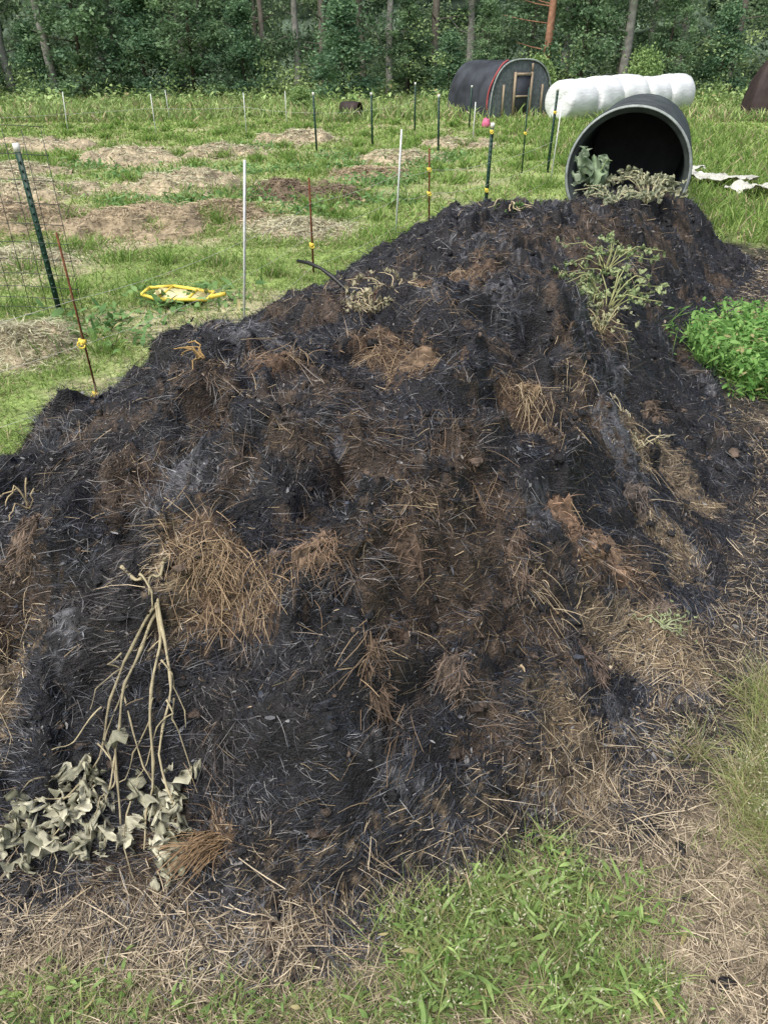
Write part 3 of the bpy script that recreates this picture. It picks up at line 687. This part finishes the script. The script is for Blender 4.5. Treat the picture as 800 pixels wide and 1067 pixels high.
dr=obj("door",[box(-.02,-.03,.6,.62,.02,1.18)],M_tarp,parent=sh)
obj("door_frame",[box(-.36,-.055,.65,.07,.06,1.3),box(.32,-.055,.65,.07,.06,1.3),box(-.02,-.055,1.24,.61,.056,.07),box(-.02,-.055,.62,.61,.05,.05),box(-.02,-.056,.04,.61,.05,.07)],M_wood,parent=sh)
for bx_ in((.32,1.42,.23),(.8,.5,.9),(-.8,.5,.9)): obj("brace",[box(bx_[0],-.054,bx_[1],.05,.05,bx_[2])],M_wood,parent=sh)
sh.location=(4.25,26.2,0);sh.rotation_euler=(0,0,math.radians(28));sh.scale=(.92,.92,.95)
n=36;a=np.linspace(0,2*np.pi,n,endpoint=False);V=[];lv=[(0,1.0),(.25,1.02),(.6,.9),(.95,.78),(1.25,.6),(1.5,.35),(1.62,.05)]
for z,k in lv:
    for t in a:
        w=1+.07*math.sin(t*7+z*3)+.04*math.sin(t*13)
        V.append((math.copysign(abs(math.cos(t))**.6,math.cos(t))*.75*k*w,math.copysign(abs(math.sin(t))**.6,math.sin(t))*.6*k*w,z))
V=np.array(V);i=np.arange(len(lv)-1)[:,None]*n;j=np.arange(n)[None]
F=np.stack([i+j,i+(j+1)%n,i+n+(j+1)%n,i+n+j],-1).reshape(-1,4)
o=np_mesh("tarp_covered_machine",V,F,np.ones((len(V),3)),M_btarp,True);o.location=(11.8,25.8,0);o.scale=(1,1,1.1)
link(o,label="peaked object draped in dark brown tarp on grass",cat="covered machine")
o=obj("bird_feeder",[tube([(0,0,0),(0,0,1.75)],.03,8)],M_wood,label="small wooden bird feeder on a pole",cat="bird feeder")
obj("roof",[box(-.12,0,2.02,.36,.34,.025),box(0,0,1.85,.28,.2,.16)],M_wood,parent=o);o.location=(12.6,27.6,.0)
for (px,py,sx,sy,rz,lab) in [(4.75,11.9,1.3,.6,-.3,"pale crumpled plastic sheet lying flat on the grass"),(5.25,10.9,1.1,.5,.1,"pale weathered plastic sheet lying on the grass"),(4.6,12.9,.9,.5,.1,"pale crumpled plastic sheet lying flat on the grass")]:
    n=34;X,Y=np.meshgrid(np.linspace(-.5,.5,n)*sx,np.linspace(-.5,.5,n)*sy)
    Z=.03+(fbm(X*6+px,Y*6,4,240))*.2
    X2=X*(1+1.0*(fbm(Y*6,X*0+px,3,244)-.5));Y2=Y*(1+1.4*(fbm(X*6,Y*0+px,3,245)-.5))
    I=np.arange(n*n).reshape(n,n)
    o=np_mesh("plastic_sheet",np.stack([X2,Y2,Z],-1),np.stack([I[:-1,:-1],I[:-1,1:],I[1:,1:],I[1:,:-1]],-1),np.ones((n*n,3)),M_sheet,True)
    o.location=(px,py,.03);o.rotation_euler=(0,0,rz);link(o,label=lab,cat="plastic sheet")
V=clods([np.array([0,0,.08])],[.17],[np.ones(3)])
o=np_mesh("pink_bag",*join(V),M_pink,True);o.location=(2.75,22.5,0);link(o,label="crumpled pink plastic bag in the field",cat="plastic bag")
o=obj("barrel",[revolve([(-.3,.001),(-.3,.22),(-.1,.24),(.1,.24),(.3,.22),(.3,.2),(-.2,.19)],np.zeros(3),np.array([.9,-.4,0.]),np.array([.4,.9,0.])/1,24)],M_btarp,True,label="dark barrel lying on its side in the grass",cat="barrel");o.location=(-1.0,25.5,.25)
# flat yellow frame: straight bars, tapered outline, cream panel
def bar(a,b,r=.011): return tube([a,((a[0]+b[0])/2,(a[1]+b[1])/2,(a[2]+b[2])/2),b],r,8)
c4=[(-.26,-.06,.035),(-.12,-.12,.035),(.24,-.07,.04),(.24,.06,.04),(-.1,.12,.035),(-.26,.06,.035)]
yp=[bar(c4[i],c4[(i+1)%6],.012) for i in range(6)]+[bar((-.12,-.12,.036),(-.1,.12,.036),.009),bar((.24,-.04,.045),(.36,-.02,.07),.014),bar((.1,-.09,.04),(.1,.08,.04),.009)]
o=obj("wire_reel_frame",yp,M_yellow,True,label="yellow plastic fence wire frame lying on the grass",cat="wire reel")
obj("flat_panel",[box(.0,0,.03,.36,.15,.014)],M_paley,parent=o)
o.location=(-1.62,5.9,.04);o.rotation_euler=(0.10,0.03,-.18);o.scale=(1.1,1.2,1.2)
zt=float(gz(np.array([-.14]),np.array([3.6]))[0])
pts=[(-.44,3.88,zt+.11),(-.38,3.82,zt+.115),(-.31,3.76,zt+.10),(-.25,3.71,zt+.07),(-.19,3.66,zt+.03),(-.14,3.6,zt-.03)]
obj("bent_stick",[tube(pts,[.008,.010,.008,.011,.009,.009],10)],M_hose,True,label="bent black stick poking from the heap's crest",cat="stick")
for px,py,r in [(1.62,3.05,.028),(.88,3.55,.035)]:
    z=float(gz(np.array([px]),np.array([py]))[0])
    o=np_mesh("stone",*join(clods([np.array([0,0,0.])],[r],[np.ones(3)])),M_stone,True);o.location=(px,py,z+r*.3)
    link(o,label="rounded brown stone lying on the burnt heap",cat="stone",group="stones on the heap")

# ---------- plants on the heap
def crinkle_leaves(P,Lm,c0,c1,k=8,nar=.6,tilt=.9):
    out=[]
    for p in P:
        L=Lm*rng.uniform(.5,1.3);g=np.linspace(-1,1,7)
        X,Y=np.meshgrid(g,g);m=np.sqrt(np.clip(1-.45*Y**2,0,1));X=X*m*(1-.6*np.abs(Y))
        ph=rng.random(6)*6
        Z=.45*np.sin(X*3.6+ph[0])*np.cos(Y*3.1+ph[1])+.35*np.sin(Y*5+ph[2]+X*3)+rng.normal(0,.14,X.shape)-.5*np.abs(X)
        V=np.stack([X*nar+.2*np.sin(Y*2+ph[3]),Y,Z*.8],-1).reshape(-1,3)*L/2
        R=np.array(Matrix.Rotation(rng.random()*6.28,3,'Z')@Matrix.Rotation(rng.normal(0,tilt),3,'X')@Matrix.Rotation(rng.normal(0,tilt),3,'Y'))
        V=V@R.T+p
        I=np.arange(49).reshape(7,7);F=np.stack([I[:-1,:-1],I[:-1,1:],I[1:,1:],I[1:,:-1]],-1).reshape(-1,4)
        v=rng.random();c=np.array(c0)*(1-v)+np.array(c1)*v
        out.append((V,F,c*(.6+.8*rng.random((49,1)))))
    return out
def ppath(pts,off=.02,wig=.01,n=20,r0=.008,r1=.005):
    pts=np.array(pts);s=np.linspace(0,len(pts)-1,n)
    x=np.interp(s,np.arange(len(pts)),pts[:,0]);y=np.interp(s,np.arange(len(pts)),pts[:,1]);l=np.interp(s,np.arange(len(pts)),pts[:,2])
    k=np.array([.15,.7,.15])
    sm=lambda q:np.convolve(np.pad(q,1,'edge'),k,'valid')
    kx=np.interp(np.arange(n),np.arange(0,n+4,4),rng.normal(0,wig,len(np.arange(0,n+4,4))))
    ky=np.interp(np.arange(n),np.arange(0,n+4,4),rng.normal(0,wig,len(np.arange(0,n+4,4))))
    x=x+kx;y=y+ky
    z=gz(x,y);zs=np.convolve(np.pad(z,3,'edge'),np.ones(7)/7,'valid');z=zs+l*.75+rng.normal(0,.002,n)
    z=sm(sm(z))
    rr=np.linspace(r0,r1,n)*rng.uniform(.8,1.1,n);rr[::4]*=1.35
    return tube(np.column_stack([x,y,z]),rr,8)
SC=np.array([.38,.33,.21])
stems=[]
A=(-.57,1.44)
qs=[[(A[0],A[1],.05),(-.65,1.37,.07),(-.69,1.30,.05),(-.71,1.22,.04),(-.78,1.16,.02)],
          [(A[0],A[1],.05),(-.60,1.36,.07),(-.635,1.29,.07),(-.66,1.22,.05),(-.64,1.12,.02)],
          [(A[0],A[1]+.02,.05),(-.54,1.39,.06),(-.52,1.30,.05),(-.55,1.22,.05),(-.5,1.12,.03)],
          [(A[0],A[1]+.0,.05),(-.56,1.37,.06),(-.575,1.27,.07),(-.56,1.18,.05),(-.58,1.08,.02)],
          [(-.66,1.52,.03),(-.61,1.47,.06),(A[0],A[1],.05)],[(-.54,1.51,.05),(-.56,1.47,.06),(A[0],A[1],.05)]]
for q in qs: 
    V,F,C=ppath(q,wig=.009,r0=.0044,r1=.0022);stems.append((V,F,C*SC*rng.uniform(.7,1.2)))
for q in [[(-.71,1.22,.04),(-.76,1.18,.03),(-.85,1.15,.02)],[(-.66,1.22,.04),(-.7,1.15,.03),(-.73,1.08,.02)],[(-.64,1.3,.07),(-.6,1.24,.06),(-.56,1.2,.05),(-.52,1.12,.02)],[(-.69,1.3,.06),(-.75,1.27,.05),(-.8,1.22,.03)],[(-.53,1.3,.05),(-.49,1.25,.04),(-.47,1.18,.03)],[(-.8,1.2,.03),(-.88,1.16,.03),(-.95,1.1,.01)],[(-.6,1.2,.04),(-.63,1.1,.03),(-.6,1.03,.01)],[(-.65,1.37,.08),(-.68,1.36,.06),(-.74,1.31,.03)],[(-.56,1.3,.07),(-.6,1.22,.05),(-.68,1.18,.03)],[(-.78,1.16,.03),(-.8,1.1,.03),(-.78,1.04,.01)],[(-.52,1.3,.05),(-.55,1.26,.06),(-.6,1.17,.05)],[(-.62,1.33,.07),(-.68,1.27,.05),(-.66,1.2,.04)],[(-.55,1.35,.06),(-.5,1.32,.05),(-.48,1.26,.03)],[(-.7,1.25,.05),(-.65,1.17,.04),(-.7,1.12,.03)]]:
    V,F,C=ppath(q,wig=.010,n=16,r0=.0024,r1=.001);stems.append((V,F,C*SC*rng.uniform(.7,1.2)))
w=obj("wilted_squash_plant",stems,M_straw,True,label="wilted squash plant with tan stems drooping down the heap",cat="dead plant")
P=[]
for cx,cy,s,n in [(-.78,1.15,.045,30),(-.68,1.1,.035,22),(-.54,1.15,.035,32),(-.87,1.09,.045,22),(-.52,1.08,.025,24),(-.72,1.19,.03,14)]:
    x=rng.normal(cx,s,n);y=rng.normal(cy,s*.9,n);P+=list(np.column_stack([x,y,gz(x,y)+rnd(n,.008,.045)]))
obj("wilted_leaves",crinkle_leaves(P,.066,[.22,.22,.15],[.50,.48,.36],nar=.33,tilt=.6),M_straw,True,parent=w,label="crinkled grey green dead leaves")
def heap_plant(cx,cy,nst,spread,hgt,sc,lc0,lc1,nl,ll,label,name,cat,droop=.5,mat=None):
    st=[];P=[]
    for k in range(nst):
        a=rng.random()*6.28;d=spread*rng.uniform(.5,1.1)
        z0=float(gz(np.array([cx]),np.array([cy]))[0]);pts=[]
        hh=hgt*rng.uniform(.5,1.1)
        for t in np.linspace(0,1,9):
            pts.append((cx+math.cos(a+.5*t)*d*t+rng.normal(0,.004),cy+math.sin(a+.5*t)*d*t+rng.normal(0,.004),z0+hh*math.sin(min(1,t*(1+droop))*math.pi*(.5+droop*.35*t))+.005))
        pts=np.array(pts);zz=gz(pts[:,0],pts[:,1]);pts[:,2]=np.maximum(pts[:,2],zz+.015)
        V,F,C=tube(pts,np.linspace(.003,.0015,9)*max(1,cy/3.2),6);st.append((V,F,C*np.array(sc)*rng.uniform(.8,1.2)))
        for _ in range(nl):
            i=rng.integers(3,9);P.append(pts[i]+rng.normal(0,.025,3)*[1,1,.5])
    o=obj(name,st,M_straw,True,label=label,cat=cat)
    if nl: obj("leaves",crinkle_leaves(P,ll,lc0,lc1),mat or M_grass,True,parent=o)
    return o
tan=[.48,.4,.26]
heap_plant(-.08,3.05,12,.17,.06,tan,[.3,.28,.17],[.5,.45,.3],4,.035,"dried pale vine stems lying on the heap","dead_vine","dead plant")
heap_plant(.04,3.3,10,.22,.06,tan,[.3,.28,.17],[.5,.45,.3],4,.035,"dried pale vine stems lying on the heap","dead_vine","dead plant")
heap_plant(1.12,3.7,20,.28,.2,[.35,.36,.17],[.2,.28,.12],[.4,.46,.24],9,.035,"half green weed growing on the burnt heap","weed_plant","weed")
heap_plant(1.2,4.1,12,.28,.16,[.35,.36,.17],[.2,.28,.12],[.4,.46,.24],7,.035,"half green weed growing on the burnt heap","weed_plant","weed")
heap_plant(1.0,3.35,10,.2,.12,[.4,.36,.2],[.26,.28,.16],[.44,.44,.26],4,.03,"half dry weed on the burnt heap","weed_plant","weed")
heap_plant(1.06,2.78,9,.15,.12,[.5,.45,.3],[.3,.26,.15],[.42,.37,.24],1,.035,"bundle of dry bent stems on the heap","dead_stem_bundle","dead plant")
heap_plant(-.55,2.16,6,.11,.05,[.38,.25,.1],[.3,.26,.15],[.42,.37,.24],0,.04,"curled yellow brown dry stems on the heap","dead_stem_bundle","dead plant")
heap_plant(1.75,6.1,12,.3,.12,[.42,.4,.25],[.24,.28,.17],[.46,.48,.33],4,.06,"wilting squash vine at the heap's top","squash_vine","plant")
heap_plant(2.15,6.5,18,.38,.22,[.42,.4,.25],[.26,.28,.17],[.48,.48,.33],6,.07,"dry vine tangle at the heap's top","squash_vine","plant")
heap_plant(1.75,6.7,7,.18,.3,[.25,.33,.15],[.2,.3,.15],[.42,.5,.36],2,.19,"squash seedling with broad pale green leaves","squash_plant","plant",.2)
heap_plant(.85,5.2,8,.22,.06,tan,[.14,.27,.08],[.38,.44,.24],2,.05,"small green sprig on the heap's crest","weed_plant","weed")
heap_plant(-1.0,1.78,5,.1,.09,[.4,.32,.19],tan,tan,0,.03,"looped dry stem on the heap's shoulder","dead_stem_bundle","dead plant",1.)
heap_plant(.9,1.85,8,.1,.03,[.3,.34,.2],[.22,.27,.13],[.36,.42,.22],5,.014,"flattened grey green sprig at the heap's foot","weed_plant","weed")
px,py=-.40,1.065;n0=160;z0=float(gz(np.array([px]),np.array([py]))[0])+.02
a=rng.normal(3.7,.4,n0);el=rng.uniform(-.1,.25,n0)
D=np.stack([np.cos(a)*np.cos(el),np.sin(a)*np.cos(el),np.sin(el)],1);v=rng.random(n0)[:,None]
P=np.column_stack([px+rng.normal(0,.018,n0),py+rng.normal(0,.014,n0),z0+rnd(n0,0,.025)])
B=rng.normal(0,.12,(n0,3));B[:,2]=-.25
o=np_mesh("straw_bundle",*ribbons(P,D,nrm(np.cross(D,[0,0,1.])+rng.normal(0,.4,(n0,3))),rnd(n0,.03,.11),rnd(n0,.0015,.0032),B,np.array([.07,.045,.025])*(1-v)+np.array([.3,.2,.11])*v,prof=(1,1,1)),M_straw)
link(o,label="broken brown stub of straw at the heap's foot",cat="straw bundle")
# ---------- forest
def leaf_clumps(cent,rad,per,size,c0,c1,prof=(.1,1,.1),hang=0):
    n=len(cent)*per
    P=np.repeat(cent,per,0)+rng.normal(0,1,(n,3))*np.repeat(rad,per)[:,None]*[1,1,.6]
    D=nrm(rng.normal(0,1,(n,3))*[1,1,.6]+[0,0,-hang]);S=nrm(np.cross(D,rng.normal(0,1,(n,3))))
    v=np.clip(np.repeat(rng.random(len(cent)),per)*.75+rng.random(n)*.25,0,1)[:,None]
    C=np.array(c0)*(1-v)+np.array(c1)*v
    L=rnd(n,.6,1.3)*size
    return ribbons(P,D,S,L,L*.55,np.zeros((n,3)),C,prof=prof)
FD=[.075,.13,.075];FL=[.34,.47,.24]
fp=[]
n=640;c=np.column_stack([rnd(n,-34,36),rnd(n,39,50),rng.random(n)**1.2*7]);fp.append(leaf_clumps(c,rnd(n,.3,.9),100,.2,FD,FL))
n=210;c=np.column_stack([rnd(n,-30,32),rnd(n,36.5,39),rng.random(n)**1.3*5.5]);fp.append(leaf_clumps(c,rnd(n,.2,.6),100,.15,FD,FL))
n=520;c=np.column_stack([rnd(n,-30,32),rnd(n,33.4,37),rng.random(n)**1.8*2.0*(.3+1.3*rng.random(n)**2)]);fp.append(leaf_clumps(c,rnd(n,.15,.5),90,.12,[.12,.21,.07],[.48,.6,.27]))
o=np_mesh("forest_understorey",*join(fp),M_leaf);link(o,kind="stuff")
X,Zg=np.meshgrid(np.linspace(-75,75,260),np.linspace(-.5,17,60))
Yb=54+ (fbm(X*.35,Zg*.5,4,250)-.5)*7+Zg*.15+ (X/40)**2*-3
I=np.arange(X.size).reshape(X.shape)
cb=np.array([.11,.155,.11])*(.3+2.2*fbm(X*.9,Zg*1.1,4,260)[...,None]**2)
o=np_mesh("distant_wood",np.stack([X,Yb,Zg],-1),np.stack([I[:-1,:-1],I[:-1,1:],I[1:,1:],I[1:,:-1]],-1),cb,M_wall,True);link(o,kind="stuff")
def tree_meshes(k,pine):
    h=rng.uniform(10,13);r=rng.uniform(.13,.2)
    tr=[];z=np.linspace(-.2,h,12);bx=np.cumsum(rng.normal(0,.05,12));by=np.cumsum(rng.normal(0,.05,12))
    bx-=bx[0];by-=by[0]
    tc=np.array([.32,.17,.11]) if pine==2 else (np.array([.36,.34,.31]) if pine==0 else np.array([.2,.175,.15]))
    V,F,C=tube(np.column_stack([bx,by,z]),r*(1-.75*(z/h).clip(0))*np.where(z<.1,1.3,1),10);tr.append((V,F,C*tc))
    cent=[]
    for q in range(18):
        zz=rng.uniform(1.6,h*.97);a=rng.random()*6.28;ll=rng.uniform(.8,2.2)*(1-.5*zz/h)
        x0=np.interp(zz,z,bx);y0=np.interp(zz,z,by)
        p=[(x0,y0,zz),(x0+math.cos(a)*ll*.5,y0+math.sin(a)*ll*.5,zz+.12),(x0+math.cos(a)*ll,y0+math.sin(a)*ll,zz+(.3 if pine else .6))]
        V,F,C=tube(p,np.array([.03,.02,.01]),5);tr.append((V,F,C*tc))
        if zz>3.4 or rng.random()<.6:
            for t in (.65,.85,1.05): cent.append([x0+math.cos(a)*ll*t,y0+math.sin(a)*ll*t,zz+.3*t])
    for q in range(26):
        zz=rng.uniform(h*.4,h);a=rng.random()*6.28;ll=rng.uniform(.2,1.7)*(1.15-zz/h);cent.append([bx[-1]*zz/h+math.cos(a)*ll,by[-1]*zz/h+math.sin(a)*ll,zz])
    cent=np.array(cent)
    cr=leaf_clumps(cent,rnd(len(cent),.22,.45),80,.14,FD,FL if not pine else [.21,.34,.17],hang=.3)
    tm=np_mesh("trunk",*join(tr),M_bark,True).data;cm=np_mesh("crown",*cr,M_leaf).data
    return tm,cm
TM={k:[tree_meshes(i,k) for i in range(2)] for k in(0,1,2)}
TR=[(-13.4,34.8,0),(-15.4,35.4,0),(-12.4,38.2,0),(-10.2,41,1),(-4.9,35.3,1),(-3.6,35.6,0),(-2.5,35.8,1),(-.9,35.5,1),(.2,35.1,0),(1.1,42,1),(6.5,34.6,2),(6.9,41,1),(9.6,34.6,0),(11.1,40.5,1),(14.5,36,1),(17.0,36.5,0),(-19,38.5,1),(-7.4,35.7,0),(3.6,36.2,0),(-21,42,0),(-6.2,42.5,1),(-14.8,43,1),(4.9,43,1),(13,43,0),(19,41,1),(-9,37.0,1),(8.1,43.5,0),(12.2,36.0,0),(-17.5,36.2,1),(7.6,36.1,0),(-6.0,36.8,0),(-11.2,36.4,1),(2.1,35.9,1),(-8.4,35.9,0)]
names={0:"slender grey trunked tree at the field edge",1:"dark trunked pine tree at the field edge",2:"tall reddish brown trunked pine at the field edge"}
for i,(x,y,k) in enumerate(TR):
    tm,cm=TM[k][i%2];s=rng.uniform(.75,1.15)
    t=bpy.data.objects.new({0:"forest_tree",1:"pine_tree",2:"pine_tree"}[k],None);t.empty_display_size=.5
    link(t,label=names[k],cat="tree",group="trees along the field edge")
    t.location=(x,y,0);t.rotation_euler=(0,0,rng.random()*6.28);t.scale=(s,s,1)
    a=bpy.data.objects.new("trunk",tm);link(a,t);b=bpy.data.objects.new("crown",cm);link(b,t)
def bush_mesh(h,w,c0,c1,per=110):
    n=80;z=rng.random(n)**.8*h;rr=w*(1-(z/h))**.8*np.sqrt(rng.random(n))*rng.uniform(.7,1.4,n)+.06;a=rng.random(n)*6.28
    c=np.column_stack([rr*np.cos(a),rr*np.sin(a),z])
    cr=leaf_clumps(c,rnd(n,.1,.3),per,.12,c0,c1,hang=.2)
    tk=[tube([(0,0,-.1),(.03,0,h*.5),(0,.02,h*.95)],np.array([.07,.05,.015]),7)]
    for q in range(7):
        zz=h*(.15+.1*q);a=q*2.1;tk.append(tube([(0,0,zz),(math.cos(a)*w*.4,math.sin(a)*w*.4,zz+.1),(math.cos(a)*w*.7,math.sin(a)*w*.7,zz+.25)],np.array([.02,.015,.006]),5))
    V,F,C=join(tk)
    return np_mesh("trunk",V,F,C*[.08,.065,.05],M_bark,True).data,np_mesh("crown",*cr,M_leaf).data
BM=[bush_mesh(3.6,1.35,[.07,.15,.09],[.27,.42,.22]),bush_mesh(5.2,1.6,[.07,.14,.08],[.27,.4,.2]),bush_mesh(1.6,1.2,[.11,.2,.06],[.40,.55,.22])]
BS=[(-1.6,33.2,0),(-12.0,34.2,1),(-9.6,34.6,0),(2.6,34.4,0),(4.1,34.4,1),(11.2,34.2,1),(13.4,34.4,0),(-16.5,34.4,1),(-5.6,34.6,0),(-7.6,34.2,1),(16.3,34.5,0),(8.0,34.8,1),(-19,34.5,0),(1.0,35.2,1),(-14.2,35.0,0),(18.5,34,1),(10.0,33.2,2),(-17,32.0,2),(-2.9,29.5,2),(6.0,33.8,2)]
for x,y,k in BS:
    tm,cm=BM[k];s=rng.uniform(.7,1.2) if not (x==-2.9) else .45
    t=bpy.data.objects.new("bush" if k==2 else "pine_sapling",None)
    link(t,label="light green leafy bush at the field edge" if k==2 else "dark green bushy young tree at the field edge",cat="bush" if k==2 else "young tree",group="light bushes" if k==2 else "young trees along the wood")
    t.location=(x,y,0);t.rotation_euler=(0,0,rng.random()*6.28);t.scale=(s*rng.uniform(.8,1.2),s*rng.uniform(.8,1.2),s*rng.uniform(.8,1.1))
    a=bpy.data.objects.new("trunk",tm);link(a,t);b=bpy.data.objects.new("crown",cm);link(b,t)

# ---------- light, camera
w=bpy.data.worlds.new("World");bpy.context.scene.world=w;w.use_nodes=True
nt=w.node_tree;bg=nt.nodes["Background"]
sky=nt.nodes.new("ShaderNodeTexSky");sky.sky_type='NISHITA';sky.sun_disc=False
sky.sun_elevation=math.radians(60);sky.sun_rotation=math.radians(-135);sky.dust_density=4;sky.air_density=1.0;sky.ozone_density=1
nt.links.new(sky.outputs[0],bg.inputs[0]);bg.inputs[1].default_value=.15
s=bpy.data.lights.new("Sun",'SUN');s.energy=4.6;s.angle=math.radians(50);s.color=(1,.97,.92)
so=bpy.data.objects.new("Sun",s);col.objects.link(so)
el,az=math.radians(60),math.radians(-135)
dv=Vector((math.sin(az)*math.cos(el),math.cos(az)*math.cos(el),math.sin(el)))
so.rotation_euler=dv.to_track_quat('Z','Y').to_euler()
cd=bpy.data.cameras.new("Camera");cam=bpy.data.objects.new("Camera",cd);col.objects.link(cam)
cd.sensor_fit='VERTICAL';cd.sensor_height=24;cd.lens=24*770/1067;cd.clip_end=500;cd.clip_start=.05
cam.location=(0,0,1.7);cam.rotation_euler=(math.radians(90-31.8),0,0)
sc=bpy.context.scene;sc.camera=cam
sc.view_settings.view_transform='Standard';sc.view_settings.look='None';sc.view_settings.exposure=0
